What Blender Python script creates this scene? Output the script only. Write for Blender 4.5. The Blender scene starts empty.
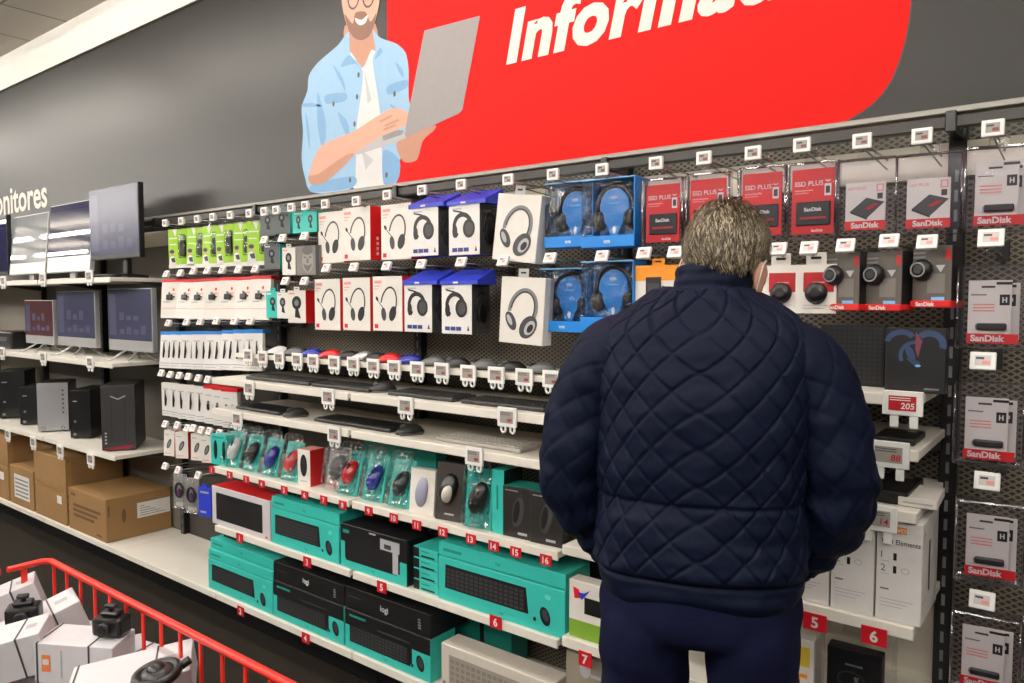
import bpy, bmesh, math, random
from mathutils import Vector, Matrix, noise, Euler
random.seed(7)
PI = math.pi
S = bpy.context.scene
COL = S.collection

# ------------------------------------------------------------------ camera (eye 1.55 m above the carpet, wall of shelves at y = 2.25)
FPX, YAW, EYE = 750.0, math.radians(37.86), 1.55
PIT = math.atan(41.5 / FPX)
cam = bpy.data.cameras.new('camera'); cam.sensor_width = 36; cam.lens = FPX / 1024 * 36; cam.clip_start = .02
co = bpy.data.objects.new('camera', cam); COL.objects.link(co)
co.location = (0, 0, EYE); co.rotation_euler = (PI / 2 - PIT, 0, YAW)
S.camera = co
_sa, _ca, _sp, _cp = math.sin(YAW), math.cos(YAW), math.sin(PIT), math.cos(PIT)
def ray(u, v):
    x = (u - 512) / FPX; y = (341.5 - v) / FPX
    return Vector((-_sa * _cp + x * _ca - y * _sa * _sp, _ca * _cp + x * _sa + y * _ca * _sp, -_sp + y * _cp))
def at(u, v, Y):                       # measured point on the upright plane y = Y
    d = ray(u, v); k = Y / d.y
    return Vector((d.x * k, Y, EYE + d.z * k))
def atz(u, v, Z):                      # measured point on the level plane z = Z
    d = ray(u, v); k = (Z - EYE) / d.z
    return Vector((d.x * k, d.y * k, Z))

# ------------------------------------------------------------------ materials
def lin(c):
    c = c / 255
    return c / 12.92 if c <= .04045 else ((c + .055) / 1.055) ** 2.4
def rgb(c): return (lin(c[0]), lin(c[1]), lin(c[2]), 1)
_m = {}
def mat(name, c, rough=.5, metal=0.0, var=.06, scale=30, bump=0, spec=.5, emit=0):
    if name in _m: return _m[name]
    m = bpy.data.materials.new(name); m.use_nodes = True; nt = m.node_tree; N = nt.nodes; L = nt.links
    b = N['Principled BSDF']
    tc = N.new('ShaderNodeTexCoord'); nz = N.new('ShaderNodeTexNoise'); nz.inputs['Scale'].default_value = scale
    L.new(tc.outputs['Object'], nz.inputs['Vector'])
    mx = N.new('ShaderNodeMix'); mx.data_type = 'RGBA'; r = rgb(c)
    mx.inputs[6].default_value = tuple(max(0, x * (1 - var)) for x in r[:3]) + (1,)
    mx.inputs[7].default_value = tuple(min(1, x * (1 + var)) for x in r[:3]) + (1,)
    L.new(nz.outputs['Fac'], mx.inputs[0]); L.new(mx.outputs[2], b.inputs['Base Color'])
    b.inputs['Roughness'].default_value = rough; b.inputs['Metallic'].default_value = metal
    b.inputs['Specular IOR Level'].default_value = spec
    if emit:
        L.new(mx.outputs[2], b.inputs['Emission Color']); b.inputs['Emission Strength'].default_value = emit
    if bump:
        bp = N.new('ShaderNodeBump'); bp.inputs['Strength'].default_value = bump; bp.inputs['Distance'].default_value = .01
        L.new(nz.outputs['Fac'], bp.inputs['Height']); L.new(bp.outputs['Normal'], b.inputs['Normal'])
    _m[name] = m
    return m
def clear(name, tint=(245, 245, 250), k=1.0, bump=.25, base=.05, scale=18):
    if name in _m: return _m[name]
    m = bpy.data.materials.new(name); m.use_nodes = True; nt = m.node_tree; N = nt.nodes; L = nt.links
    for n in list(N): N.remove(n)
    out = N.new('ShaderNodeOutputMaterial'); tr = N.new('ShaderNodeBsdfTransparent'); gl = N.new('ShaderNodeBsdfGlossy')
    tr.inputs['Color'].default_value = rgb(tint); gl.inputs['Roughness'].default_value = .12
    fr = N.new('ShaderNodeFresnel'); fr.inputs['IOR'].default_value = 1.45
    ma = N.new('ShaderNodeMath'); ma.operation = 'MULTIPLY_ADD'; ma.inputs[1].default_value = k; ma.inputs[2].default_value = base
    ma.use_clamp = True
    tc = N.new('ShaderNodeTexCoord'); nz = N.new('ShaderNodeTexNoise'); nz.inputs['Scale'].default_value = scale
    bp = N.new('ShaderNodeBump'); bp.inputs['Strength'].default_value = bump; bp.inputs['Distance'].default_value = .02
    L.new(tc.outputs['Object'], nz.inputs['Vector']); L.new(nz.outputs['Fac'], bp.inputs['Height'])
    L.new(bp.outputs['Normal'], gl.inputs['Normal']); L.new(bp.outputs['Normal'], fr.inputs['Normal'])
    mx = N.new('ShaderNodeMixShader'); L.new(fr.outputs[0], ma.inputs[0]); L.new(ma.outputs[0], mx.inputs[0])
    L.new(tr.outputs[0], mx.inputs[1]); L.new(gl.outputs[0], mx.inputs[2]); L.new(mx.outputs[0], out.inputs['Surface'])
    _m[name] = m
    return m
def mesh_metal(name, wire, hole, px, pz):      # expanded metal: a diamond lattice of wire over dark openings
    if name in _m: return _m[name]
    m = mat(name, wire, .55, 0, .1, 20); nt = m.node_tree; N = nt.nodes; L = nt.links; b = N['Principled BSDF']
    tc = N.new('ShaderNodeTexCoord'); sx = N.new('ShaderNodeSeparateXYZ'); L.new(tc.outputs['Object'], sx.inputs[0])
    def M(op, a, bb=None):
        n = N.new('ShaderNodeMath'); n.operation = op
        for i, q in enumerate((a, bb)):
            if q is None: continue
            if isinstance(q, (int, float)): n.inputs[i].default_value = q
            else: L.new(q, n.inputs[i])
        return n.outputs[0]
    X = M('DIVIDE', sx.outputs[0], px); Z = M('DIVIDE', sx.outputs[2], pz)
    def edge(q): return M('ABSOLUTE', M('SUBTRACT', M('FRACT', q), .5))
    e = M('MAXIMUM', edge(M('ADD', X, Z)), edge(M('SUBTRACT', X, Z)))
    k = M('GREATER_THAN', e, .33)
    mx = N.new('ShaderNodeMix'); mx.data_type = 'RGBA'; L.new(k, mx.inputs[0])
    old = b.inputs['Base Color'].links[0].from_socket
    mx.inputs[6].default_value = rgb(hole); L.new(old, mx.inputs[7]); L.new(mx.outputs[2], b.inputs['Base Color'])
    bp = N.new('ShaderNodeBump'); bp.inputs['Strength'].default_value = .6; bp.inputs['Distance'].default_value = .004
    L.new(k, bp.inputs['Height']); L.new(bp.outputs['Normal'], b.inputs['Normal'])
    return m

WHITE = mat('white_card', (226, 222, 218), .5)
WARM = mat('warm_white_card', (228, 222, 214), .5)
LTGREY = mat('light_grey_print', (175, 175, 178), .5)
GREY = mat('grey_print', (120, 120, 122), .5)
DGREY = mat('dark_grey_print', (58, 58, 60), .5)
BLACK = mat('black_print', (22, 22, 24), .4)
BLACKP = mat('black_plastic', (20, 20, 22), .35)
DARKP = mat('dark_plastic', (38, 38, 40), .4)
CHAR = mat('charcoal_metal', (52, 50, 48), .45, .3)
STEEL = mat('steel_wire', (150, 150, 150), .3, .9)
SILVER = mat('silver_shell', (190, 190, 190), .35, .5)
RED = mat('red_card', (214, 30, 32), .45)
DRED = mat('deep_red_card', (170, 18, 26), .45)
PINK = mat('pale_red_print', (232, 150, 145), .5)
TEAL = mat('teal_card', (54, 186, 174), .45)
DTEAL = mat('deep_teal_card', (30, 130, 118), .45)
BLUEB = mat('bright_blue_card', (25, 125, 208), .4)
LBLUE = mat('light_blue_card', (120, 185, 232), .45)
ROYAL = mat('royal_blue_card', (45, 62, 190), .4)
NAVYP = mat('navy_print', (40, 52, 120), .45)
GREEN = mat('lime_green_card', (150, 196, 40), .45)
ORANGE = mat('orange_card', (240, 150, 30), .45)
PURPLE = mat('purple_print', (110, 60, 120), .5)
SHELF = mat('cream_shelf_enamel', (232, 226, 214), .4, 0, .04, 6)
ESLW = mat('white_tag_plastic', (235, 234, 230), .4)
ESLD = mat('e_ink_screen', (150, 144, 138), .45)
RTAG = mat('red_tag_plastic', (196, 22, 36), .4)
KRAFT = mat('kraft_cardboard', (142, 108, 66), .75, 0, .1, 9)
KRAFTD = mat('kraft_print', (98, 68, 40), .8)
KRAFTL = mat('parcel_tape', (150, 114, 70), .4)
CLEAR = clear('clear_plastic', (252, 252, 253), k=.4, base=.02)
MILK = clear('milky_acrylic_edge', (226, 220, 236), 1.0, .4, .3, 14)
LILAC = clear('clear_acrylic_lilac_edges', (250, 248, 254), .6, .2, .06, 10)
BLIS = clear('clear_blister', (253, 254, 254), .7, 1.2, .02, 26)
REDM = mat('glossy_red_plastic', (205, 28, 32), .25)
BLUEM = mat('glossy_blue_plastic', (40, 50, 150), .25)
GREYM = mat('grey_mouse_plastic', (96, 96, 98), .35)
WHITEM = mat('white_mouse_plastic', (222, 222, 222), .3)
LILACM = mat('lilac_grey_plastic', (150, 150, 172), .35)
REDWIRE = mat('red_coated_wire', (222, 40, 26), .35)
SKIN = mat('skin', (206, 150, 124), .5, 0, .08, 60)
SCR = mat('dim_blue_screen', (60, 62, 84), .25, 0, .15, 6, 0, .2, emit=.05)
SCRD = mat('dark_navy_screen', (26, 26, 60), .015, 0, .3, 8, emit=.22)
SCRL = mat('pale_screen_block', (78, 78, 102), .25, 0, .1, 10, 0, .2, emit=.05)
SCRP = mat('grey_mirror_screen', (112, 116, 120), .03, 0, .1, 5, emit=.15)
SCRR = mat('maroon_screen', (78, 40, 44), .12, 0, .1, 5, emit=.1)

# ------------------------------------------------------------------ mesh builder
_txt = {}
def text_geo(s, bold=0, shear=0, sp=1.0):
    k = (s, bold, shear, sp)
    if k not in _txt:
        cu = bpy.data.curves.new('t', 'FONT'); cu.body = s; cu.size = 1; cu.resolution_u = 3; cu.offset = bold; cu.shear = shear; cu.space_character = sp
        ob = bpy.data.objects.new('t', cu); COL.objects.link(ob)
        me = bpy.data.meshes.new_from_object(ob)
        _txt[k] = ([tuple(v.co[:2]) for v in me.vertices], [tuple(p.vertices) for p in me.polygons])
        bpy.data.objects.remove(ob); bpy.data.curves.remove(cu); bpy.data.meshes.remove(me)
    return _txt[k]
_bv = {}
def bev_box(sx, sy, sz, w, seg):
    k = tuple(round(q, 5) for q in (sx, sy, sz, w)) + (seg,)
    if k not in _bv:
        bm = bmesh.new(); bmesh.ops.create_cube(bm, size=1)
        for v in bm.verts: v.co = Vector((v.co.x * sx, v.co.y * sy, v.co.z * sz))
        if w > 0: bmesh.ops.bevel(bm, geom=list(bm.edges), offset=w, segments=seg, affect='EDGES', profile=.5)
        bm.normal_update(); bm.verts.index_update()
        _bv[k] = ([v.co.copy() for v in bm.verts], [([v.index for v in f.verts], f.normal.copy()) for f in bm.faces])
        bm.free()
    return _bv[k]
class MB:
    def __init__(s): s.v = []; s.f = []; s.mi = []; s.sm = []; s.ms = []
    def m(s, m):
        if m not in s.ms: s.ms.append(m)
        return s.ms.index(m)
    def add(s, vs, fs, m, smooth=False, M=None):
        o = len(s.v)
        s.v += [tuple(M @ Vector(q)) if M else tuple(q) for q in vs]
        i = s.m(m)
        for f in fs: s.f.append([a + o for a in f]); s.mi.append(i); s.sm.append(smooth)
    def box(s, x0, x1, y0, y1, z0, z1, m, w=.0015, seg=1, sides=None, M=None):
        sx, sy, sz = abs(x1 - x0), abs(y1 - y0), abs(z1 - z0)
        w = min(w, .45 * min(sx, sy, sz))
        vs, fs = bev_box(sx, sy, sz, w, seg)
        c = Vector(((x0 + x1) / 2, (y0 + y1) / 2, (z0 + z1) / 2)); o = len(s.v)
        for q in vs:
            q = q + c; s.v.append(tuple(M @ q if M else q))
        for idx, n in fs:
            mm = m
            if sides:
                ax = max(range(3), key=lambda i: abs(n[i])); key = ('+' if n[ax] > 0 else '-') + 'xyz'[ax]
                mm = sides.get(key, m)
            s.f.append([a + o for a in idx]); s.mi.append(s.m(mm)); s.sm.append(False)
        return s
    def flat(s, pts, y, m, M=None):           # printed area in the x-z plane, seen from -y
        a = sum(pts[i][0] * pts[(i + 1) % len(pts)][1] - pts[(i + 1) % len(pts)][0] * pts[i][1] for i in range(len(pts)))
        p = pts if a > 0 else pts[::-1]
        s.add([(x, y, z) for x, z in p], [list(range(len(p)))], m, M=M)
    def rect(s, x0, x1, z0, z1, y, m, M=None): s.flat([(x0, z0), (x1, z0), (x1, z1), (x0, z1)], y, m, M)
    def disc(s, cx, cz, rx, rz, y, m, rot=0, n=20, M=None):
        c, d = math.cos(rot), math.sin(rot)
        s.flat([(cx + rx * math.cos(t) * c - rz * math.sin(t) * d, cz + rx * math.cos(t) * d + rz * math.sin(t) * c) for t in [2 * PI * i / n for i in range(n)]], y, m, M)
    def arc(s, cx, cz, rx, rz, a0, a1, th, y, m, rot=0, n=16):
        c, d = math.cos(rot), math.sin(rot); vs = []; fs = []
        for i in range(n + 1):
            t = math.radians(a0 + (a1 - a0) * i / n)
            for k in (-.5, .5):
                px, pz = (rx + k * th) * math.cos(t), (rz + k * th) * math.sin(t)
                vs.append((cx + px * c - pz * d, y, cz + px * d + pz * c))
            if i: fs.append([2 * i - 2, 2 * i - 1, 2 * i + 1, 2 * i])
        if a1 < a0: fs = [f[::-1] for f in fs]
        s.add(vs, fs, m)
    def line(s, pts, th, y, m):
        for (x0, z0), (x1, z1) in zip(pts, pts[1:]):
            dx, dz = x1 - x0, z1 - z0; l = math.hypot(dx, dz) or 1; nx, nz = -dz / l * th / 2, dx / l * th / 2
            s.flat([(x0 + nx, z0 + nz), (x0 - nx, z0 - nz), (x1 - nx, z1 - nz), (x1 + nx, z1 + nz)], y, m)
    def tube(s, pts, r, m, n=8, closed=False, caps=True):
        pts = [Vector(p) for p in pts]; rs = r if isinstance(r, (list, tuple)) else [r] * len(pts)
        o = len(s.v); i = s.m(m); N = len(pts); up = None
        for k, p in enumerate(pts):
            if closed: t = pts[(k + 1) % N] - pts[k - 1]
            else: t = pts[min(k + 1, N - 1)] - pts[max(k - 1, 0)]
            t.normalize()
            if up is None:
                up = Vector((0, 0, 1)) if abs(t.z) < .9 else Vector((1, 0, 0))
            a = (up - t * up.dot(t)).normalized(); b = t.cross(a); up = a
            for j in range(n):
                g = 2 * PI * j / n
                s.v.append(tuple(p + (a * math.cos(g) + b * math.sin(g)) * rs[k]))
        for k in range(N if closed else N - 1):
            k2 = (k + 1) % N
            for j in range(n):
                s.f.append([o + k * n + j, o + k * n + (j + 1) % n, o + k2 * n + (j + 1) % n, o + k2 * n + j]); s.mi.append(i); s.sm.append(True)
        if caps and not closed:
            s.f.append([o + j for j in range(n)][::-1]); s.f.append([o + (N - 1) * n + j for j in range(n)]); s.mi += [i, i]; s.sm += [False, False]
    def ell(s, c, r, m, nu=16, nv=10, M=None, z0=-1, z1=1):
        vs = []; fs = []
        for a in range(nv + 1):
            ph = math.asin(z0) + (math.asin(z1) - math.asin(z0)) * a / nv
            for b in range(nu):
                t = 2 * PI * b / nu
                vs.append((c[0] + r[0] * math.cos(ph) * math.cos(t), c[1] + r[1] * math.cos(ph) * math.sin(t), c[2] + r[2] * math.sin(ph)))
        for a in range(nv):
            for b in range(nu):
                fs.append([a * nu + b, a * nu + (b + 1) % nu, (a + 1) * nu + (b + 1) % nu, (a + 1) * nu + b])
        if z0 > -1: fs.append([b for b in range(nu)][::-1])
        s.add(vs, fs, m, True, M)
    def cyl(s, p0, p1, r, m, n=16): s.tube([p0, p1], r, m, n)
    def text(s, t, x, z, h, y, m, bold=.012, shear=0, sx=1, align='l', M=None, sp=1.0):
        vs, fs = text_geo(t, bold, shear, sp); k = h / .70
        xs = [q[0] for q in vs]; w = (max(xs) - min(xs)) * k * sx; x0 = min(xs) * k * sx
        dx = x - x0 - (w / 2 if align == 'c' else (w if align == 'r' else 0))
        s.add([(q[0] * k * sx + dx, y, q[1] * k + z) for q in vs], fs, m, M=M)
        return w
    def build(s, name, parent=None, label=None):
        me = bpy.data.meshes.new(name); me.from_pydata(s.v, [], s.f)
        for m in s.ms: me.materials.append(m)
        me.polygons.foreach_set('material_index', s.mi); me.polygons.foreach_set('use_smooth', s.sm); me.update()
        o = bpy.data.objects.new(name, me); COL.objects.link(o)
        if parent: o.parent = parent
        if label: o['label'] = label
        return o
def tag(o, label, cat, group=None, loc=None, rot=None):
    o['label'] = label; o['category'] = cat
    if group: o['group'] = group
    if loc is not None: o.location = loc
    if rot is not None: o.rotation_euler = rot
    return o
def thing(name): 
    o = bpy.data.objects.new(name, None); COL.objects.link(o); o.empty_display_size = .02
    return o
def struct(o): o['kind'] = 'structure'; return o
def kids(o): return [c for c in COL.objects if c.parent == o]
PROTO = {}
def place(key, maker, label, cat, loc, rot=(0, 0, 0), group=None):
    if key not in PROTO:
        o = maker(); PROTO[key] = (o, [(c, list(c.children)) for c in o.children])
    else:
        src, ch = PROTO[key]; o = src.copy(); COL.objects.link(o)
        if 'group' in o: del o['group']
        for c, gs in ch:
            d = c.copy(); COL.objects.link(d); d.parent = o
            for g in gs:
                e = g.copy(); COL.objects.link(e); e.parent = d
    return tag(o, label, cat, group, loc, rot)
NTH = ['first', 'second', 'third', 'fourth', 'fifth', 'sixth', 'seventh', 'eighth', 'ninth', 'tenth', 'eleventh', 'twelfth', 'thirteenth', 'fourteenth', 'fifteenth', 'sixteenth',
       'seventeenth', 'eighteenth', 'nineteenth', 'twentieth', 'twenty-first', 'twenty-second', 'twenty-third', 'twenty-fourth', 'twenty-fifth']
EPS = .0008
def jit(a, z): return (a + random.uniform(-.05, .05), random.uniform(-.04, .04), z + random.uniform(-.13, .13))

# ------------------------------------------------------------------ the setting
UP = [-.29 + .965 * k for k in range(-9, 2)]            # uprights every 0.965 m
X0, X1 = UP[0], UP[-1] + .4
YB, YF = 2.25, 1.85
def carpet():
    m = mat('dark_carpet', (44, 40, 35), .95, 0, .35, 260, .5, .1); return m
b = MB(); b.box(-22, 4, -5, 2.6, -.1, 0, carpet(), 0); struct(b.build('floor'))
def ceil_mat():
    m = mat('ceiling_tile', (176, 168, 156), .9, 0, .03, 60); nt = m.node_tree; N = nt.nodes; L = nt.links; bs = N['Principled BSDF']
    tc = N.new('ShaderNodeTexCoord'); br = N.new('ShaderNodeTexBrick'); br.offset = 0; br.inputs['Scale'].default_value = 1
    br.inputs['Brick Width'].default_value = .6; br.inputs['Row Height'].default_value = .6; br.inputs['Mortar Size'].default_value = .009
    br.inputs['Color1'].default_value = rgb((222, 214, 202)); br.inputs['Color2'].default_value = rgb((214, 206, 194)); br.inputs['Mortar'].default_value = rgb((150, 142, 132))
    L.new(tc.outputs['Object'], br.inputs['Vector']); L.new(br.outputs['Color'], bs.inputs['Base Color'])
    return m
ZC = 3.375
b = MB(); b.box(-22, 4, -5, 2.6, ZC, ZC + .1, ceil_mat(), 0); struct(b.build('ceiling'))
b = MB(); b.box(-22, 4, 2.18, 2.6, 3.133, ZC, mat('soffit_paint', (222, 217, 208), .7), 0); struct(b.build('trim_1'))
b = MB(); b.box(-22, 4, 2.29, 2.6, 0, 3.14, mat('back_wall_paint', (70, 66, 60), .8), 0); struct(b.build('wall_back'))
STRIP = mat('cream_back_strip', (205, 198, 182), .5)
b = MB(); b.box(X0, X1, 2.225, 2.245, 1.865, 1.953, STRIP, .001); struct(b.build('trim_2'))

# back panels, uprights
PANEL = mat('grey_back_panel', (112, 106, 98), .6)
PDARK = mat('dark_back_panel', (58, 54, 50), .6)
EXPM = mesh_metal('expanded_metal', (112, 104, 90), (38, 34, 30), .025, .0155)
names = ['seventh', 'sixth', 'fifth', 'fourth', 'third']
BAYL = {-9: None}
for i in range(len(UP) - 1):
    x0, x1 = UP[i], UP[i + 1]
    a_bay = x1 < -4.0
    lab = {9: 'expanded metal back panel behind the column of clear boxed memory sticks', 8: 'expanded metal back panel behind the man and the drive shelves',
           7: 'expanded metal back panel behind the blue boxed and white boxed headphones', 6: 'expanded metal back panel behind the white boxed wire headsets',
           5: 'dark back panel behind the lime green packs and cable packs', 4: 'grey back panel behind the rightmost monitors and chevron tower',
           3: 'grey back panel behind the silver tower and middle monitors'}.get(i, 'grey back panel, %s bay from the left end of the shelves' % NTH[i])
    b = MB(); b.box(x0 + .015, x1 - .015, 2.25, 2.285, .19, 2.0, PANEL if a_bay else (PDARK if i == 5 else EXPM), .001)
    tag(b.build('back_panel'), lab, 'panel', 'back panels of the shelving')
for i, x in enumerate(UP):
    b = MB(); b.box(x - .02, x + .02, 2.215, 2.285, 0, 2.02, BLACKP, .002)
    for k in range(36): b.rect(x - .004, x + .004, .1 + k * .05, .13 + k * .05, 2.2145, GREY)
    tag(b.build('shelf_upright'), 'black slotted steel upright, %s from the right end of the shelving' % NTH[len(UP) - 1 - i], 'upright', 'shelf uprights')
b = MB(); b.box(UP[8] + .022, UP[9] - .022, 2.238, 2.249, .2, .8, STRIP, .001); tag(b.build('back_panel'), 'plain cream back panel below the white drive boxes', 'panel', 'back panels of the shelving')
# rail across the top of all the bays
b = MB(); b.box(X0, X1, 2.10, 2.13, 1.965, 1.995, CHAR, .003)
for x in UP: b.box(x - .012, x + .012, 2.09, 2.25, 1.955, 2.005, BLACKP, .002)
tag(b.build('hook_rail'), 'long dark grey bar carrying the top row of hooks under the banner', 'rail')
b = MB(); b.box(X0, X1, 2.17, 2.22, 2.016, 2.031, mat('aluminium_edge', (138, 135, 128), .4, .3), .002); struct(b.build('trim_3'))

# banner
BG = mat('grey_banner_vinyl', (42, 40, 38), .36, 0, .04, 2, 0, .22)
BRED = mat('red_banner_vinyl', (208, 20, 15), .55, 0, .02, 2, 0, .12)
YBN = 2.2
ban = thing('wall_banner'); ban.location = (0, 0, 0)
tag(ban, 'long grey wall banner with red panel, white words and printed man holding laptop', 'banner')
b = MB(); b.box(-22, 4, YBN, 2.29, 2.03, 3.134, BG, 0); b.build('banner_sheet', ban)
def bp(pts): return [(at(u, v, YBN).x, at(u, v, YBN).z) for u, v in pts]
b = MB()
xl = at(388, 100, YBN).x; xr = at(911, 0, YBN).x
cur = bp([(839, 124.5), (849, 119.6), (860, 113), (872, 104.5), (883, 93), (892, 79), (899.5, 60), (905, 41), (909, 20), (911, 0)])
ptsr = [(xl, 2.033), (cur[0][0], 2.033)] + cur + [(xr + .008, 3.1), (xl, 3.1)]
b.flat([(x + .004 if x > -.9 else x, z - (.003 if z > 2.04 else 0)) for x, z in ptsr], YBN - .001, mat('dark_line', (40, 38, 38), .5)); b.flat(ptsr, YBN - .0015, BRED)
b.build('red_panel', ban, 'red panel with one rounded corner')
def rnd(pts, n=4):                     # rounded outline through the traced corners
    N = len(pts); out = []
    for i in range(N):
        a, b_, c, d = pts[i - 1], pts[i], pts[(i + 1) % N], pts[(i + 2) % N]
        for k in range(n):
            f = k / n; out.append(tuple(.5 * (2 * b_[j] + (c[j] - a[j]) * f * .8 + (2 * a[j] - 5 * b_[j] + 4 * c[j] - d[j]) * f * f * .8 + (3 * b_[j] - a[j] - 3 * c[j] + d[j]) * f ** 3 * .8 + (c[j] - b_[j]) * f * .4) for j in range(2)))
    return out
PSK = mat('printed_skin', (204, 152, 128), .55); PSK2 = mat('printed_skin_shade', (176, 124, 100), .55); BEARD = mat('printed_beard', (122, 82, 64), .55)
DEN = mat('printed_pale_denim', (140, 176, 204), .55); DEN2 = mat('printed_denim_fold', (110, 152, 192), .55); TEE = mat('printed_white_tee', (206, 202, 200), .55); DEN3 = mat('printed_denim_light', (158, 190, 214), .55)
LAP = mat('printed_laptop_lid', (136, 129, 128), .5); LAP2 = mat('printed_laptop_base', (168, 164, 164), .5)
b = MB(); y = YBN - .002
b.flat(bp(rnd([(345, 26), (349, 60), (362, 70), (376, 60), (376, 24)])), y, PSK2)
b.flat(bp(rnd([(353.2, 188), (356.7, 129), (361, 72), (350, 55), (352, 53), (363, 68), (372, 50), (379, 60), (383, 117), (386, 184)])), y - .0002, TEE)
b.flat(bp(rnd([(349, 32), (338.6, 45), (318, 63), (309.3, 76), (307.8, 91), (302, 108), (303.4, 132), (302, 158), (305, 176), (313, 192.5), (353, 187.5), (356.7, 129), (363.5, 72), (351, 55)])), y - .0004, DEN)
b.flat(bp(rnd([(373, 30), (381, 38), (397, 44), (406, 53), (409, 70), (409, 97), (412, 113), (412, 145), (400, 160), (398, 181), (384, 183.5), (381, 117), (373, 62), (376, 50)])), y - .0004, DEN)
b.flat(bp(rnd([(326, 95), (346, 93), (346, 101), (327, 104)])), y - .0006, DEN2); b.flat(bp(rnd([(388, 86), (407, 80), (407, 88), (389, 95)])), y - .0006, DEN2)
b.flat(bp(rnd([(318, 92), (326, 120), (326, 140), (322, 146), (318, 125)])), y - .0006, DEN2)
b.flat(bp(rnd([(303, 104), (313, 103), (322, 106), (312, 107), (303, 107)])), y - .0006, DEN2)
b.flat(bp(rnd([(350, 55), (363, 72), (356, 64), (341, 67)])), y - .0006, DEN2); b.flat(bp(rnd([(375, 60), (383, 52), (380, 48)])), y - .0006, DEN2)
b.flat(bp(rnd([(384, 183.5), (398, 181), (400, 160), (384, 150)])), y - .0006, DEN2); b.flat(bp(rnd([(313, 192.5), (353, 187.5), (354, 176), (314, 184)])), y - .0006, DEN2)
for q in ((359, 75), (357.5, 97), (355, 124), (350.5, 180), (334, 104), (395, 94), (387, 175)): b.disc(*bp([q])[0], .008, .012, y - .0008, DGREY)
b.flat(bp(rnd([(343, -26), (342, 0), (345, 17.6), (348.8, 29.3), (354.7, 38), (362, 40.4), (369.3, 36.6), (374.3, 26.4), (378, 11.7), (380, 0), (381, -26), (374, -42), (352, -42)])), y - .0006, PSK)
b.flat(bp(rnd([(345, 14), (348.8, 29.3), (354.7, 38), (362, 40.4), (369.3, 36.6), (374.3, 26.4), (377, 13), (371, 22), (366, 12), (356, 13), (353, 24)])), y - .0008, BEARD)
b.flat(bp(rnd([(355.5, 18), (362, 20), (369, 14.5), (366, 23), (361, 25.5), (357, 23)])), y - .001, TEE)
b.flat(bp(rnd([(342, -22), (340, -38), (352, -58), (374, -56), (384, -36), (381, -20), (376, -34), (352, -36), (345, -26)])), y - .001, BEARD)
for q in ((354, -3), (369, -5)): b.arc(*bp([q])[0], .036, .05, 0, 360, .009, y - .0012, DGREY)
b.flat(bp(rnd([(309, 176), (321, 146.5), (353, 132), (376.7, 117), (394, 108), (409, 113), (407.5, 126), (400, 128), (382.5, 138), (354.7, 155), (327, 181.6), (312, 184.5)])), y - .001, PSK)
b.flat(bp(rnd([(309, 176), (319, 174), (345, 156), (354.7, 155), (327, 181.6), (312, 184.5)])), y - .0012, PSK2)
b.flat(bp(rnd([(397, 144), (408, 134), (432, 126), (436.7, 126), (434, 131), (423.5, 140.6), (417.7, 159.7), (406, 162.6), (400, 156)])), y - .001, PSK2)
for q in ([(306, 112), (310, 130), (310, 150), (307, 132)], [(333, 64), (343, 78), (346, 92), (340, 80)], [(396, 62), (403, 70), (404, 78), (399, 72)], [(338, 112), (348, 122), (350, 138), (344, 130)], [(390, 104), (400, 110), (406, 120), (398, 115)]): b.flat(bp(rnd(q)), y - .00052, DEN2)
for q in ([(364, 66), (372, 100), (368, 104)], [(362, 150), (374, 160), (366, 170)]): b.flat(bp(q), y - .0003, LTGREY)
b.build('printed_man', ban, 'printed bearded man in pale denim shirt and white tee')
b = MB()
b.flat(bp([(425, 30.8), (480.7, 16), (463, 110), (459, 114), (407, 137.5), (405, 134)]), y - .0016, LAP)
b.flat(bp([(407, 130), (405, 134), (407, 138), (400, 141), (358, 155), (356, 152.5), (384, 135)]), y - .0018, LAP2)
b.flat(bp([(383, 136), (398, 130), (405, 131), (402, 135), (384, 141)]), y - .002, GREY)
b.flat(bp([(377, 118), (394, 108), (409, 113), (407.5, 122), (401, 125), (398, 131), (392, 128), (388, 134), (382, 130)]), y - .0022, PSK)
for q in ([(385, 125), (399, 119), (400, 121), (386, 127)], [(384, 129), (396, 124), (397, 126), (385, 131)], [(380, 121), (392, 115), (393, 117), (381, 123)]): b.flat(bp(q), y - .0024, PSK2)
b.build('printed_laptop', ban, 'printed silver laptop held open')
b = MB(); b.text('Informática', -1.735, 2.421, .172, YBN - .003, mat('cream_banner_ink', (212, 206, 196), .55), .045, .22, 1.02, sp=1.09); b.build('lettering', ban, 'large white slanted lettering'); b = MB(); b.text('monitores', -5.855, 2.212, .195, YBN - .002, mat('cream_banner_ink', (0, 0, 0)), .02, 0, 1.05, 'r'); b.build('lettering', ban, 'small white upright lettering')

# ------------------------------------------------------------------ shelves
def shelf(x0, x1, zt, label, yf=YF, lip=.028, th=.022):
    o = thing('shelf'); o.location = ((x0 + x1) / 2, 2.2, zt); hw = (x1 - x0) / 2
    b = MB(); b.box(-hw, hw, yf - 2.2 + .006, .045, -th, 0, SHELF, .002); b.build('shelf_board', o)
    b = MB(); b.box(-hw, hw, yf - 2.2, yf - 2.2 + .008, -lip, .001, SHELF, .002); b.build('front_edge', o)
    for s in (-1, 1):
        b = MB(); x = s * (hw - .012); v = [(x - .004, .03, -th), (x - .004, .03, -.06), (x - .004, -.22, -th), (x + .004, .03, -th), (x + .004, .03, -.06), (x + .004, -.22, -th)]
        b.add(v, [[0, 2, 1], [3, 4, 5], [0, 1, 4, 3], [1, 2, 5, 4], [2, 0, 3, 5]], CHAR); b.build('bracket', o)
    return tag(o, label, 'shelf', 'cream metal shelves')
G = .008
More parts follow.
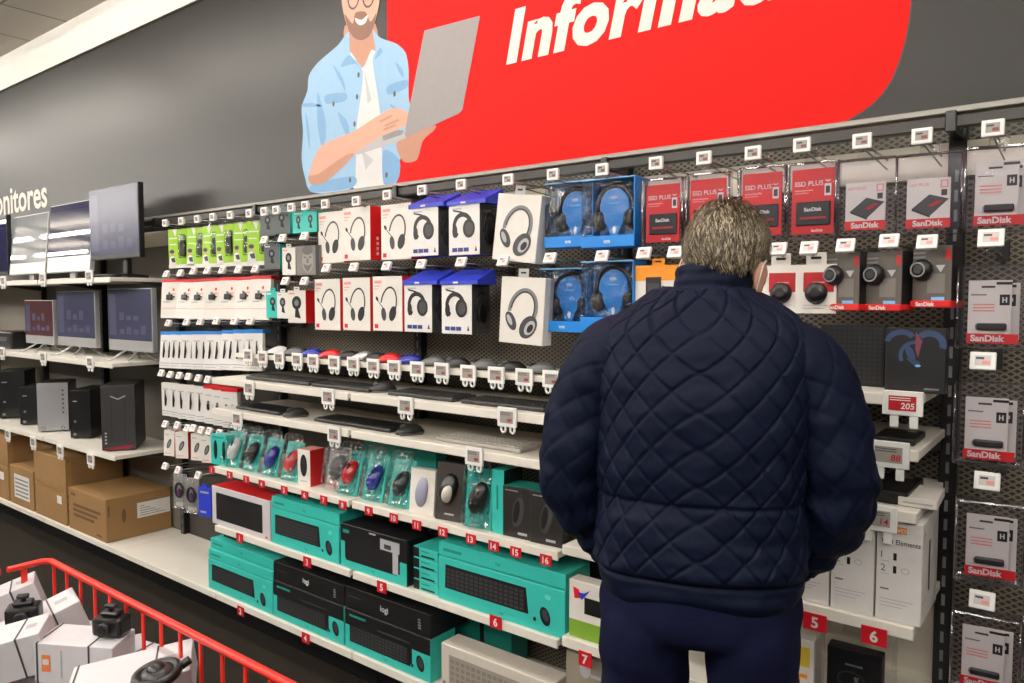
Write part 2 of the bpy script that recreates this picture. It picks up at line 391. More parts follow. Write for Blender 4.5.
ZM, ZL, ZR, ZK, ZB = 1.197, 1.056, .786, .512, .192
ZT1, ZT2, ZT3 = 1.672, 1.21, .706
for i in range(0, 5):
    w = {4: 'rightmost, beside the hanging packs', 3: 'second bay left of the hanging packs', 2: 'third bay left of the hanging packs', 1: 'fourth bay left of the hanging packs', 0: 'leftmost bay'}[i]
    shelf(UP[i] + G, UP[i + 1] - G, ZT1, 'cream top shelf for large monitors, ' + w)
    shelf(UP[i] + G, UP[i + 1] - G, ZT2, 'cream middle shelf for smaller screens, ' + w)
    shelf(UP[i] + G, UP[i + 1] - G, ZT3, 'cream shelf for computer towers, ' + w)
for i in range(0, 10):
    o = thing('base_shelf'); o.location = ((UP[i] + UP[i + 1]) / 2, 2.2, ZB); hw = .4825 - .002
    b = MB(); b.box(-hw, hw, YF - 2.2 + .006, .045, -.024, 0, SHELF, .002); b.build('shelf_board', o)
    b = MB(); b.box(-hw, hw, YF - 2.2, YF - 2.2 + .008, -.03, .001, SHELF, .002); b.build('front_edge', o)
    b = MB(); b.box(-hw, hw, -.22, -.2, -.19, -.024, BLACKP, .001); b.build('kick_plate', o)
    lab = {5: 'empty cream base shelf between the brown cartons and teal boxes', 4: 'cream base shelf under the large brown carton at the end', 6: 'cream base shelf under teal and black keyboard boxes',
           7: 'cream base shelf under the pale keyboard box', 8: 'cream base shelf behind the man', 9: 'cream base shelf at the far right'}.get(i, 'cream base shelf under cartons, %s bay from the left' % NTH[i])
    tag(o, lab, 'shelf', 'cream base shelves')
for i in (6, 7):
    w = ', left bay' if i == 6 else ', right bay beside man'
    shelf(UP[i] + G, UP[i + 1] - G, ZM, 'cream shelf of slim display keyboards under the mouse row' + w)
    shelf(UP[i] + G, UP[i + 1] - G, ZL, 'lower cream shelf of display keyboards' + w)
    shelf(UP[i] + G, UP[i + 1] - G, ZR, 'cream shelf with red number tags holding packed mice' + w)
    shelf(UP[i] + G, UP[i + 1] - G, ZK, 'cream shelf holding boxed keyboards' + w)
    shelf(UP[i] + G, UP[i + 1] - G, 1.302, 'narrow cream shelf of loose display mice' + w, yf=1.975, lip=.02, th=.014)
shelf(UP[8] + G, UP[9] - G, 1.338, 'cream shelf under the dark upright drive boxes right of the man', lip=.025)
shelf(UP[8] + G, UP[9] - G, 1.215, 'cream shelf under the flat black drive right of the man', lip=.025)
shelf(UP[8] + G, UP[9] - G, 1.075, 'cream shelf with small pale box, above the white drive boxes', lip=.025)
shelf(UP[8] + G, UP[9] - G, .812, 'cream shelf under the tall white drive boxes', lip=.028)
shelf(UP[8] + G, UP[9] - G, .53, 'lower cream shelf with red number 7 tag behind the man', lip=.03)

# ------------------------------------------------------------------ hooks and tags
def mk_hook(w=.043, h=.036, L=.29, tilt=.0, red=False):
    def f():
        o = thing('display_hook')
        b = MB(); b.tube([(0, .012, -.004), (0, L, -.004)], .0028, STEEL, 6); b.tube([(0, .012, -.004), (0, .03, -.016), (0, L, -.03)], .0022, STEEL, 6)
        b.box(-.014, .014, L - .012, L, -.04, .01, CHAR, .002); b.build('rod', o)
        M = Matrix.Rotation(-tilt, 4, 'X')
        b = MB(); b.box(-w / 2, w / 2, -.004, .006, -h / 2, h / 2, ESLW, .002, 2, M=M); b.box(-.008, .008, .006, .02, -.012, .012, ESLW, .002, M=M)
        c = b.build('tag_frame', o)
        b = MB(); b.box(-w * .31, w * .31, -.0046, -.0038, -h * .27, h * .30, ESLD if not red else mat('pale_e_ink_screen', (205, 196, 192), .45), 0, M=M)
        b.rect(-w * .26, w * .05, h * .08, h * .2, -.0049, DGREY, M); b.rect(-w * .02, w * .27, -h * .2, h * .0, -.0049, mat('dull_red_ink', (120, 60, 60), .5) if not red else PINK, M)
        b.build('tag_screen', c)
        return o
    return f
HG = 'hooks with electronic price tags'
def hooks(pix, Y, key, mk, lab, rot=(0, 0, 0)):
    for i, (u, v) in enumerate(pix):
        place(key, mk, lab % NTH[i], 'hook', at(u, v, Y), rot, HG)
top = [(165, 223), (181, 221), (197, 219), (212.5, 217), (230, 215), (249, 213.5), (264, 211.5), (276, 210), (291, 207.5), (305, 205.5), (325, 204), (356, 201), (387, 195),
       (422, 190), (461, 184.5), (508, 179.5), (553, 174.5), (602, 169.5), (656, 163), (704, 158), (753, 153), (802, 145), (862, 141), (922, 136), (993, 128)]
hooks(top, 1.95, 'hook', mk_hook(), 'hook with white price tag under the banner, %s from the left in top row')
T2 = mk_hook(tilt=.45, red=True)
hooks([(166, 274), (180, 273), (193, 271), (207, 270.5), (222, 270), (238, 269.5), (255, 269)], 1.95, 'hook2', T2, 'hook with white price tag above the red topped adapter packs, %s from left')
hooks([(264, 240), (282, 238), (304, 236)], 1.95, 'hook2', T2, 'hook with white price tag under the upper webcam boxes, %s from left')
hooks([(285, 281), (304, 281)], 1.95, 'hook2', T2, 'hook with white price tag above the lower webcam boxes, %s from left')
hooks([(168, 323), (186, 322), (200, 321.5), (216, 321), (234, 321), (250, 321)], 1.95, 'hook2', T2, 'hook with white price tag above the blue topped cable packs, %s from left')
hooks([(161, 373), (170, 374.5), (179, 375.5), (188, 376.5), (198, 378), (207.5, 379.5), (218, 380.5), (229, 381.5)], 1.95, 'hook2', T2, 'hook with white price tag above the lower white cable packs, %s from left')
hooks([(165, 424), (177, 425), (187, 428), (193, 428), (201, 430), (209, 431), (219, 433)], 1.95, 'hook2', T2, 'hook with white price tag above the small red sided boxes, %s from left')
hooks([(165, 466), (178, 470), (198, 475)], 1.95, 'hook2', T2, 'hook with white price tag above the earphone blisters, %s from left')
hooks([(326, 268), (353.5, 267), (386.5, 266), (421, 264), (461, 262), (503, 261), (550, 258), (602, 256)], 1.95, 'hook2', T2, 'hook with white price tag above the second row of headsets, %s from left')
hooks([(644, 253), (675, 252), (778, 249), (809, 248), (845.5, 245.5), (889, 241), (927, 242)], 1.95, 'hook2', T2, 'hook with white price tag below the clear boxed drives, %s from left')
for i, (u, v) in enumerate([(991, 238), (983, 361), (987, 481), (982, 600)]):
    place('hook3', mk_hook(.05, .04, .29, .25, True), 'hook with white price tag above clear boxed memory stick, %s down the right column' % NTH[i], 'hook', at(u, v, 1.95), (0, 0, 0), HG)

def mk_stag(w, h, txt=None, redbg=False, tabs=False):
    def f():
        o = thing('price_tag')
        b = MB(); b.box(-w / 2, w / 2, -.008, 0, -h / 2, h / 2, ESLW, .002, 2); b.build('tag_frame', o)
        b = MB(); b.box(-w * .34, w * .34, -.0088, -.0078, -h * .3, h * .3, DRED if redbg else ESLD, 0)
        for k in range(2): b.rect(-w * .31, w * .2, h * (.2 - k * .09), h * (.235 - k * .09), -.0091, WHITE if redbg else DGREY)
        if txt: b.text(txt, w * .3, -h * .22, h * .24, -.0092, WHITE if redbg else DRED, .015, .1, 1, 'r')
        else: b.rect(.04 * w, w * .28, -h * .22, -h * .06, -.0091, mat('dull_red_ink2', (140, 50, 55), .5))
        b.build('tag_screen', o)
        for s in (-.2, .28):
            if tabs:
                b = MB(); b.box(s * w - .009, s * w + .009, -.006, 0, -h / 2 - .028, -h / 2, ESLW, .003, 2); b.build('clip', o); continue
            b = MB(); pts = [(s * w + .009 * math.cos(t), -.004, -h / 2 - .007 + .011 * math.sin(t)) for t in [2 * PI * i / 12 for i in range(12)]]
            b.tube(pts, .0042, ESLW, 6, closed=True); b.build('clip', o)
        return o
    return f
SG = 'price tags clipped to shelf fronts'
mt = [(249, 355), (263.5, 357), (280, 358), (298, 359.5), (314, 361), (335, 362.5), (354, 364), (374, 366), (395, 367.5), (418, 369), (442.5, 370.5), (469, 373), (497, 375), (525, 377), (552.5, 379)]
for i, (u, v) in enumerate(mt):
    place('stag', mk_stag(.07, .056), 'white price tag with grey screen under the loose mice, %s from the left' % NTH[i], 'price tag', at(u, v, 1.966), (0, 0, 0), SG)
for i, (u, v) in enumerate([(250, 388), (329, 396.5), (406.5, 405.5), (508, 417)]):
    place('stag2', mk_stag(.075, .062), 'white price tag on the upper keyboard shelf edge, %s from the left' % NTH[i], 'price tag', at(u, v, YF - .001), (0, 0, 0), SG)
for i, (u, v) in enumerate([(238, 418.5), (335, 434), (475, 456)]):
    place('stag2', None, 'white price tag on the lower keyboard shelf edge, %s from the left' % NTH[i], 'price tag', at(u, v, YF - .001), (0, 0, 0), SG)
for (rowp, w) in ([(4, 286 - 5), (43.5, 278), (90, 276)], 'the top monitor shelf'), ([(3, 352), (44, 357), (91, 362)], 'the middle screen shelf'), ([(8.5, 434), (34, 442), (61, 450.5), (91.5, 459)], 'the tower shelf'):
    for i, (u, v) in enumerate(rowp):
        place('stag4', mk_stag(.085, .066), 'white price tag on the front edge of %s, %s from the left' % (w, NTH[i]), 'price tag', at(u, v, YF - .001), (0, 0, 0), SG)
place('tagA', mk_stag(.082, .055, '205', True, True), 'white price tag with red screen reading 205 under the dragon patterned drive box', 'price tag', at(903, 403, YF - .001), (0, 0, 0), SG)
place('tagB', mk_stag(.085, .06, '88', False, True), 'white price tag reading 88 under the flat black drive', 'price tag', at(889, 454, YF - .001), (0, 0, 0), SG)
place('tagC', mk_stag(.085, .06, '14', False, True), 'white price tag reading 14 above the white drive boxes', 'price tag', at(877, 517, YF - .001), (0, 0, 0), SG)

def numtag(n, u, v, w, h, lab, Y=YF - .001):
    o = thing('number_tag')
    b = MB(); b.box(-w / 2, w / 2, -.003, 0, -h / 2, h / 2, RTAG, .0006); b.build('plate', o)
    b = MB(); b.text(str(n), 0, -h * .3, h * .6, -.0035, WHITE, .03, 0, 1, 'c'); b.build('number', o)
    tag(o, lab, 'number tag', 'red number tags', at(u, v, Y))
nt_ = [(212, 470), (230, 475), (246.5, 479.5), (262, 484), (284.5, 490), (305, 495), (324, 500), (343, 505), (369, 511), (394, 518), (417, 525), (443, 532), (471, 539), (494, 546), (516, 552), (546, 560)]
for i, (u, v) in enumerate(nt_): numtag(i + 1, u, v, .043, .033, 'red tag with white number %d on the packed mouse shelf' % (i + 1))
for n, u, v in ((1, 240, 538), (3, 307.5, 562), (5, 382, 587), (6, 496, 622)): numtag(n, u, v, .05, .042, 'red tag with white number %d on the boxed keyboard shelf' % n)
for n, u, v in ((2, 241, 611), (4, 306, 638)): numtag(n, u, v, .05, .042, 'red tag with white number %d on the base shelf edge' % n)
numtag(7, 585.5, 659, .045, .045, 'red tag with white number 7 behind the man at left')
numtag(5, 815, 622, .055, .042, 'red tag with white number 5 under the white drive boxes')
numtag(6, 874, 636, .055, .042, 'red tag with white number 6 under the white drive boxes')

# ------------------------------------------------------------------ hanging packs
def tab(b, z, m=WHITE, w=.03, h=.03, d=.003):
    b.box(-w / 2, w / 2, 0, d, z, z + h, m, .001); b.rect(-w * .25, w * .25, z + h * .45, z + h * .65, -.0003, BLACK)
def headset(b, cx, cz, s, m=DGREY):            # printed wire headset: band, two cups, boom mic
    b.arc(cx, cz, .034 * s, .052 * s, -20, 185, .006 * s, -EPS, m, -.25)
    b.disc(cx - .022 * s, cz - .032 * s, .011 * s, .021 * s, -EPS * 1.3, m, .15); b.disc(cx + .018 * s, cz - .03 * s, .015 * s, .024 * s, -EPS * 1.3, BLACK, -.35)
    b.line([(cx - .022 * s, cz - .015 * s), (cx - .05 * s, cz + .012 * s)], .003 * s, -EPS * 1.2, m); b.disc(cx - .052 * s, cz + .016 * s, .005 * s, .008 * s, -EPS * 1.3, BLACK, .6)
def mk_wire_headset():
    b = MB(); b.box(-.0825, .0825, 0, .075, 0, .212, WARM, .001, sides={'+x': RED, '-x': RED})
    headset(b, .008, .105, 1.25)
    b.rect(-.072, -.052, .01, .026, -EPS, RED); b.rect(-.072, -.03, .185, .196, -EPS, PINK); b.rect(-.072, -.04, .172, .176, -EPS, PINK); b.rect(-.072, -.05, .162, .165, -EPS, PINK)
    M = Matrix.Translation((.0825, .012, 0)) @ Matrix.Rotation(PI / 2, 4, 'Z')
    for k in range(4): b.rect(.02, .032, .02 + k * .02, .032 + k * .02, -EPS, WHITE, M)
    return b.build('headset_box')
HB = 'boxed headsets hanging on hooks'
for i, (u, v) in enumerate([(331, 263), (356.5, 260.5), (396, 259.5)]):
    place('trust', mk_wire_headset, ['white box printed with wire headset, leftmost in the upper headset row', 'white box with printed wire headset and red side, second in upper headset row', 'white printed wire headset box beside upper blue topped box, third in row'][i], 'box', at(u, v, 2.0 + .015 * (i != 1)), (0, 0, 0), HB)
for i, (u, v) in enumerate([(327.5, 330), (356.5, 330.5), (387.5, 331)]):
    place('trust', None, ['white box printed with wire headset, leftmost in the lower headset row', 'white printed wire headset box, middle of three in lower headset row', 'white printed wire headset box beside lower blue topped box'][i], 'box', at(u, v, 2.0), (0, 0, 0), HB)
def mk_gaming():
    o = thing('headset_box'); W = .072
    b = MB(); b.box(-W, W, 0, .10, 0, .178, WHITE, .001, sides={'+x': DGREY, '-z': ROYAL})
    b.arc(-.005, .1, .04, .042, 10, 215, .016, -EPS, BLACK, .3); b.disc(.024, .092, .028, .033, -EPS * 1.5, BLACK); b.disc(.026, .092, .018, .022, -EPS * 1.9, DGREY); b.disc(-.042, .085, .012, .024, -EPS * 1.5, BLACK)
    b.line([(.02, .135), (-.01, .15), (-.05, .158)], .006, -EPS * 1.4, BLACK)
    for k in range(3): b.rect(-.055 + k * .027, -.031 + k * .027, .012, .026, -EPS, NAVYP)
    b.flat([(.05, .012), (.062, .012), (.056, .032)], -EPS, DGREY); b.rect(-.055, -.01, .16, .166, -EPS, LTGREY)
    b.build('carton', o)
    b = MB(); b.box(W - .001, W + .012, .008, .094, .012, .166, CLEAR, .003); b.build('side_window', o)
    b = MB(); b.ell((W + .002, .055, .07), (.008, .03, .036), BLACKP); b.tube([(W + .003, .055 + .035 * math.cos(t), .075 + .07 * math.sin(t)) for t in [PI * i / 8 for i in range(9)]], .005, BLACKP, 6); b.build('headset', o)
    b = MB(); v = [(-W - .004, -.004, .176), (W + .03, -.004, .176), (W + .03, .1, .176), (-W - .004, .1, .176), (-W - .004, -.004, .19), (W + .03, -.004, .19), (W + .03, .09, .232), (-W + .014, .09, .232)]
    b.add(v, [[0, 3, 2, 1], [4, 5, 6, 7], [0, 1, 5, 4], [1, 2, 6, 5], [2, 3, 7, 6], [3, 0, 4, 7]], ROYAL); b.text('logi', .0, .178, .01, -.005, WHITE, .01, 0, 1, 'c') if 0 else b.rect(-.012, .012, .18, .186, -.005, WHITE)
    b.build('hang_header', o, 'royal blue hanging header')
    return o
for (u, v), l in zip([(424, 256), (464, 255), (418, 332), (456.5, 334)], ['blue topped box with printed black headset, left one in the upper row', 'blue topped box with printed black headset, right one in the upper row', 'blue topped box with printed black headset, left one in the lower row', 'blue topped box with printed black headset, right one in the lower row']):
    place('gaming', mk_gaming, l, 'box', at(u, v, 1.99), (0, 0, 0), HB)
def mk_whitebox():
    o = thing('headphone_box')
    b = MB(); b.box(-.085, .085, 0, .06, 0, .222, WARM, .0015)
    b.arc(.004, .115, .05, .066, -35, 200, .014, -EPS, GREY, -.3); b.arc(.004, .115, .044, .06, -20, 190, .006, -EPS * 1.4, DGREY, -.3)
    b.disc(-.04, .075, .018, .034, -EPS * 1.6, DGREY, .5); b.disc(.028, .058, .03, .042, -EPS * 1.6, DGREY, -.6); b.disc(.034, .056, .017, .027, -EPS * 2, LTGREY, -.6); b.disc(-.045, .078, .008, .02, -EPS * 2, LTGREY, .5); b.disc(.036, .054, .01, .016, -EPS * 2.4, BLACK, -.6)
    b.build('carton', o)
    b = MB(); tab(b, .22, mat('clear_tab_grey', (190, 190, 188), .3), .04, .03); b.build('hang_tab', o)
    return o
for (u, v), l in zip([(513, 261.5), (520, 344)], ['white box with printed black and silver headphones, tilted, in the upper row', 'white box with printed black and silver headphones, in the lower row']):
    place('wbox', mk_whitebox, l, 'box', at(u, v, 1.985), (0, .12 if v < 300 else .06, .1), HB)
def mk_bluebox():
    o = thing('headphone_box'); W = .092; H = .208
    b = MB(); b.box(-W, W, .085, .09, 0, H, BLUEB, .001); b.box(W - .004, W, .0, .09, 0, H, BLUEB, .001); b.box(-W, W, 0, .09, H - .004, H, LBLUE, .001)
    b.box(-W, W, 0, .09, 0, .035, BLUEB, .001); b.text('ngs', 0, .012, .012, -EPS, WHITE, .02, 0, 1, 'c'); b.build('tray', o)
    b = MB(); pts = [(.05 * math.cos(t), .125 + .058 * math.sin(t)) for t in [PI * i / 12 for i in range(-2, 15)]] + [(-.02, .06), (-.012, .036), (.012, .036), (.02, .06)]
    b.flat(pts, .044, BLUEB); b.flat([(x, z) for x, z in pts], .0445, BLUEB); b.text('ngs', 0, .15, .012, .0432, WHITE, .02, 0, 1, 'c'); b.rect(-.02, .02, .135, .138, .0432, LBLUE)
    b.disc(0, .055, .006, .012, .0432, WHITE); b.build('head_card', o)
    b = MB(); b.tube([(.062 * math.cos(t), .05, .125 + .066 * math.sin(t)) for t in [PI * i / 14 for i in range(-1, 16)]], .007, BLACKP, 8)
    for s in (-1, 1): b.ell((s * .058, .05, .085), (.018, .03, .034), BLACKP); b.ell((s * .046, .05, .085), (.012, .027, .03), DARKP)
    b.build('headphones', o, 'black over-ear headphones')
    b = MB(); b.box(-W, W - .005, .001, .084, .036, H - .005, BLIS, .003); b.build('window', o)
    b = MB(); b.box(-.02, .02, .08, .083, H, H + .03, CLEAR, .001); b.build('hang_tab', o)
    return o
for (u, v, Y), l in zip([(568, 247, 2.02), (607, 247, 1.985), (562, 332, 2.03), (606, 329, 1.985)], ['blue window box of black headphones, left one in the upper row', 'blue window box of black headphones, right one in upper row beside red blisters', 'blue window box of black headphones, left one in the lower row', 'blue window box with crumpled clear film, lower row beside the man']):
    place('bluebox', mk_bluebox, l, 'box', at(u, v, Y), (0, 0, .03), HB)

def sand(b, x, z, h, y, m=WHITE, align='c', M=None): b.text('SanDisk', x, z, h, y, m, .036, 0, 1.02, align, M=M)
def shell(o, W, H, D, m=LILAC):
    b = MB(); b.box(-W / 2, W / 2, 0, D, 0, H, m, .006, 2, sides={k: MILK for k in ('+x', '-x', '+z', '-z')}); b.build('clear_shell', o)
    b = MB()
    for x in (-W / 2 + .002, W / 2 - .002): b.tube([(x, .003, .006), (x, .003, H - .006)], .0026, MILK, 6)
    b.box(-.02, .02, D * .3, D * .7, H, H + .02, CLEAR, .004); b.tube([(-.016, D * .5, H + .016), (-.012, D * .5, H + .034), (.012, D * .5, H + .034), (.016, D * .5, H + .016)], .004, CLEAR, 6); b.box(-W * .3, W * .3, D * .2, D * .8, -.006, 0, CLEAR, .002); b.build('lock_strip', o)
def mk_redssd():
    o = thing('security_box'); W, H = .128, .196; shell(o, W, H, .035)
    b = MB(); b.box(-.052, .052, .01, .014, .012, H - .018, RED, .001); y = .0095
    b.text('SSD PLUS', -.045, .135, .012, y, WHITE, .012); b.rect(-.045, .0, .122, .125, y, PINK); b.rect(-.045, -.01, .116, .118, y, PINK)
    b.rect(.028, .044, .108, .138, y, WHITE); b.rect(.031, .041, .114, .132, y - .0003, DGREY); b.arc(.036, .15, .006, .006, 200, 340, .002, y, WHITE); sand(b, .012, .018, .006, y); b.build('red_card', o)
    b = MB(); b.box(-.04, .044, .004, .009, .034, .094, BLACKP, .003, 2); sand(b, .002, .07, .009, .0036); b.rect(-.03, .034, .05, .056, .0036, DRED); b.build('drive', o)
    return o
XB = 'clear security boxes on hooks'
for (u, v), l in zip([(661, 246), (706, 243), (760, 240), (811, 238.5)], ['clear security box with red drive card, leftmost, beside the blue headphone box', 'clear security box with red drive card just above the left of the head', 'clear security box with red drive card above the right of the head', 'clear security box with red drive card, rightmost of the red four']):
    place('redssd', mk_redssd, l, 'security box', at(u, v, 1.99), (0, 0, .06), XB)
def mk_whitessd():
    o = thing('security_box'); W, H = .138, .19; shell(o, W, H, .04)
    b = MB(); b.box(-.045, .045, .012, .016, .018, .132, WARM, .001); y = .0115
    b.flat([(-.034, .062), (.002, .094), (.042, .082), (.004, .044)], y, DGREY); b.flat([(-.034, .062), (.004, .044), (.004, .04), (-.034, .058)], y, BLACK); b.flat([(-.002, .068), (.02, .08), (.03, .077), (.008, .064)], y - .0003, DRED)
    b.text('SSD PLUS', -.04, .114, .007, y, PINK, .012); b.rect(.024, .04, .108, .126, y, PINK); b.rect(.027, .037, .111, .123, y - .0003, WARM); b.rect(.026, .038, .09, .104, y, DGREY); b.build('white_card', o)
    b = MB(); b.box(-.046, .046, .011, .0125, .016, .038, RED, .0005); sand(b, 0, .021, .013, .0105); b.build('logo_band', o)
    return o
for (u, v), l in zip([(864, 236), (927, 234.5)], ['clear security box with white drive card, left of two, beside the red cards', 'clear security box with white drive card, right of two in the top row']):
    place('whitessd', mk_whitessd, l, 'security box', at(u, v, 1.985), (0, 0, .12), XB)
def mk_usb():
    o = thing('security_box'); W, H = .136, .19; shell(o, W, H, .05)
    b = MB()
    b.box(-.045, .038, .014, .018, .018, .156, WARM, .001); y = .0135
    b.rect(.008, .038, .146, .152, y, BLACK); b.rect(-.02, .006, .139, .1435, y, DGREY); b.rect(-.04, -.01, .122, .125, y, GREY); b.rect(.015, .034, .1, .124, y, BLACK); b.rect(.02, .0225, .106, .118, y - .0003, WHITE); b.rect(.0265, .029, .106, .118, y - .0003, WHITE); b.rect(.02, .029, .111, .113, y - .0003, WHITE)
    for k in range(3): b.rect(-.036, .006, .1 - k * .007, .103 - k * .007, y, PINK)
    b.build('white_card', o)
    b = MB(); b.box(-.01, .054, .034, .038, .02, .15, WARM, .001); b.rect(.022, .046, .14, .146, .0335, BLACK); b.rect(.03, .046, .098, .124, .0335, BLACK); b.rect(.035, .041, .108, .116, .033, WHITE); b.build('second_card', o)
    b = MB(); b.box(-.028, .03, .004, .014, .044, .06, DARKP, .004, 2); b.box(-.03, -.026, .006, .012, .047, .057, STEEL, .001); b.build('memory_stick', o)
    b = MB(); b.box(-.047, .052, .0115, .013, .014, .036, RED, .0005); sand(b, -.006, .019, .0135, .011); b.build('logo_band', o)
    return o
for i, ((u, v), r) in enumerate(zip([(998, 231), (990, 350), (986.5, 467), (988, 585), (983, 697)], (.2, .1, .08, .14, .08))):
    place('usb', mk_usb, 'clear security box of memory stick, %s from top in the right column' % NTH[i], 'security box', at(u, v, 1.98), (0, 0, r), XB)
place('usb', None, 'clear security box of memory stick cut off by the right picture edge', 'security box', at(1058, 690, 2.0), (0, 0, .05), XB)

def mk_dongle():
    o = thing('hanging_pack')
    b = MB(); b.box(-.05, .05, 0, .03, 0, .125, WARM, .001); b.rect(-.03, .044, .055, .105, -EPS, DRED); b.rect(-.008, .022, .078, .081, -EPS * 1.5, PINK); b.rect(-.03, .03, .02, .022, -EPS, LTGREY); b.rect(-.03, .02, .012, .014, -EPS, LTGREY); b.build('carton', o)
    b = MB(); tab(b, .124, WARM, .05, .032); b.build('hang_tab', o)
    b = MB(); M = Matrix.Translation((.002, -.004, .052)) @ Matrix.Rotation(PI / 2, 4, 'X'); b.ell((0, 0, 0), (.028, .028, .012), BLACKP, 20, 8, M); b.disc(.002, .054, .012, .012, -.0165, DARKP); b.build('puck', o, 'round black device')
    return o
for (u, v), l in zip([(780, 313), (815, 313.5)], ['white hang pack with red square and black puck, next to the ear', 'white hang pack with red square and black puck, right of two']):
    place('dongle', mk_dongle, l, 'pack', at(u, v, 1.99), (0, 0, .05))
def mk_darkpack():
    o = thing('hanging_pack')
    b = MB(); b.box(-.045, .045, 0, .05, .012, .14, mat('taupe_card', (84, 78, 72), .5), .001, sides={'+x': BLACK}); y = -EPS
    b.rect(.03, .042, .105, .13, y, DRED); b.flat([(.008, .095), (.03, .095), (.02, .078)], y, LTGREY)
    for k in range(3): b.rect(-.045, -.015 + .01 * (k == 2), .122 - k * .01, .127 - k * .01, y, GREY)
    b.rect(-.01, .03, .03, .075, y, mat('grey_fade', (110, 104, 100), .5)); b.build('carton', o)
    b = MB(); M = Matrix.Translation((-.022, -.006, .085)) @ Matrix.Rotation(PI / 2, 4, 'X'); b.ell((0, 0, 0), (.026, .026, .016), BLACKP, 18, 8, M); b.arc(-.022, .085, .016, .016, 0, 360, .004, -.0235, GREY); b.disc(-.022, .085, .01, .01, -.0235, DARKP); b.build('earbud', o, 'round black device')
    b = MB(); b.box(-.047, .047, -.008, .056, -.004, .013, RED, .003); sand(b, -.01, .0, .009, -.0088); b.rect(.0, .03, .0135, .021, -.001, LBLUE); b.build('red_foot', o, 'red base band')
    return o
for (u, v), l in zip([(842, 309), (883, 309.5), (931, 306)], ['dark pack with round black device and red base, leftmost of three', 'dark pack with round black device and red base, middle of three', 'dark pack with round black device and red base, rightmost of three']):
    place('darkpack', mk_darkpack, l, 'pack', at(u, v, 1.99), (0, 0, -.32))
b_ = thing('hanging_pack'); b = MB(); b.box(-.085, .085, 0, .04, 0, .105, WARM, .001); b.rect(-.085, .085, .06, .105, -EPS, ORANGE); b.rect(-.04, .01, .02, .07, -EPS * 1.4, BLACK); b.rect(-.034, .004, .03, .052, -EPS * 2, DGREY); b.build('carton', b_)
b = MB(); tab(b, .104, ORANGE, .04, .02); b.build('hang_tab', b_)
tag(b_, 'orange and white hang pack with black square picture behind the left shoulder', 'pack', None, at(658, 301, 2.0))

# ------------------------------------------------------------------ small hanging packs in the bay left of the headsets
def mk_green():
    o = thing('mouse_blister'); W = .058
    b = MB(); b.box(-W, W, .004, .008, 0, .2, GREEN, .001); y = .0035
    b.rect(-W, W, .0, .018, y, WHITE); b.rect(-.05, .0, .15, .156, y, WHITE); b.rect(-.05, -.01, .12, .124, y, WHITE); b.flat([(-.03, .2), (.0, .2), (-.012, .16)], y, WHITE)
    b.disc(-.034, .075, .011, .013, y, PSK); b.disc(-.036, .085, .014, .01, y - .0004, DGREY); b.flat([(-.055, .01), (-.01, .01), (-.018, .055), (-.036, .064), (-.05, .055)], y, WHITE); b.flat([(-.045, .05), (-.02, .055), (-.015, .03), (-.035, .03)], y - .0004, DGREY)
    b.build('green_card', o)
    b = MB(); b.box(.018, .052, -.012, .004, .06, .14, DGREY, .008, 2); b.box(.03, .05, -.01, .004, .14, .165, LTGREY, .004); b.build('mouse', o)
    b = MB(); b.box(.012, .056, -.016, .004, .05, .17, BLIS, .006); b.build('blister', o)
    b = MB(); tab(b, .2, CLEAR, .03, .02); b.build('hang_tab', o)
    return o
BG2 = 'packs hanging left of the headsets'
for i, (u, v) in enumerate([(178, 268), (195, 267.5), (210, 267), (225, 266.5), (242, 266), (258, 265)]):
    place('green', mk_green, 'lime green blister pack with dark mouse, %s from the left' % NTH[i], 'pack', at(u, v, 2.0), jit(0, .35), BG2)
def mk_adapter():
    o = thing('hanging_pack')
    b = MB(); b.box(-.058, .058, 0, .02, 0, .188, WARM, .001); y = -EPS
    b.rect(-.045, -.005, .082, .087, y, LTGREY); b.rect(-.05, .05, .05, .053, y, PINK); b.disc(.015, .148, .006, .008, y, RED); b.rect(.0, .03, .125, .13, y, PINK); b.build('carton', o)
    b = MB(); b.box(-.06, .06, -.001, .06, .188, .203, RED, .001); b.build('red_header', o, 'red top')
    b = MB(); b.box(-.022, .012, -.012, 0, .096, .122, BLACKP, .003, 2); b.box(-.012, -.004, -.009, 0, .122, .135, STEEL, .001); b.box(.012, .022, -.009, 0, .108, .114, BLACKP, .001); b.build('adapter', o)
    return o
for i, (u, v) in enumerate([(170, 318), (183, 318.5), (197, 319), (213, 319.5), (228, 319.5), (243, 319.5), (259, 320)]):
    place('adapter', mk_adapter, 'white pack with red top and black adapter, %s from the left' % NTH[i], 'pack', at(u, v, 1.99), jit(-.12, .3), BG2)
def mk_cable(head, n=2, red=False):
    def f():
        o = thing('hanging_pack')
        b = MB(); b.box(-.05, .05, 0, .022, 0, .175, WHITE, .001); b.rect(-.045, .045, .025, .027, -EPS, NAVYP); b.rect(-.04, .0, .14, .145, -EPS, LTGREY); b.rect(-.04, .02, .012, .015, -EPS, LTGREY); b.build('carton', o)
        if head: b = MB(); b.box(-.052, .052, -.001, .06, .175, .192, head, .001); b.build('coloured_header', o)
        for k in range(n):
            x = -.02 + .04 * k; b = MB()
            if red: b.box(x - .008, x + .008, -.008, 0, .07, .1, BLACKP, .003); b.box(x - .005, x + .005, -.006, 0, .1, .115, STEEL, .001)
            else: b.tube([(x, -.004, .055), (x + .003, -.004, .09), (x, -.004, .125)], [.0035, .006, .002], BLACKP, 6); b.tube([(x, -.003, .125), (x, -.003, .138)], .003, STEEL, 6)
            b.build('plug', o)
        return o
    return f
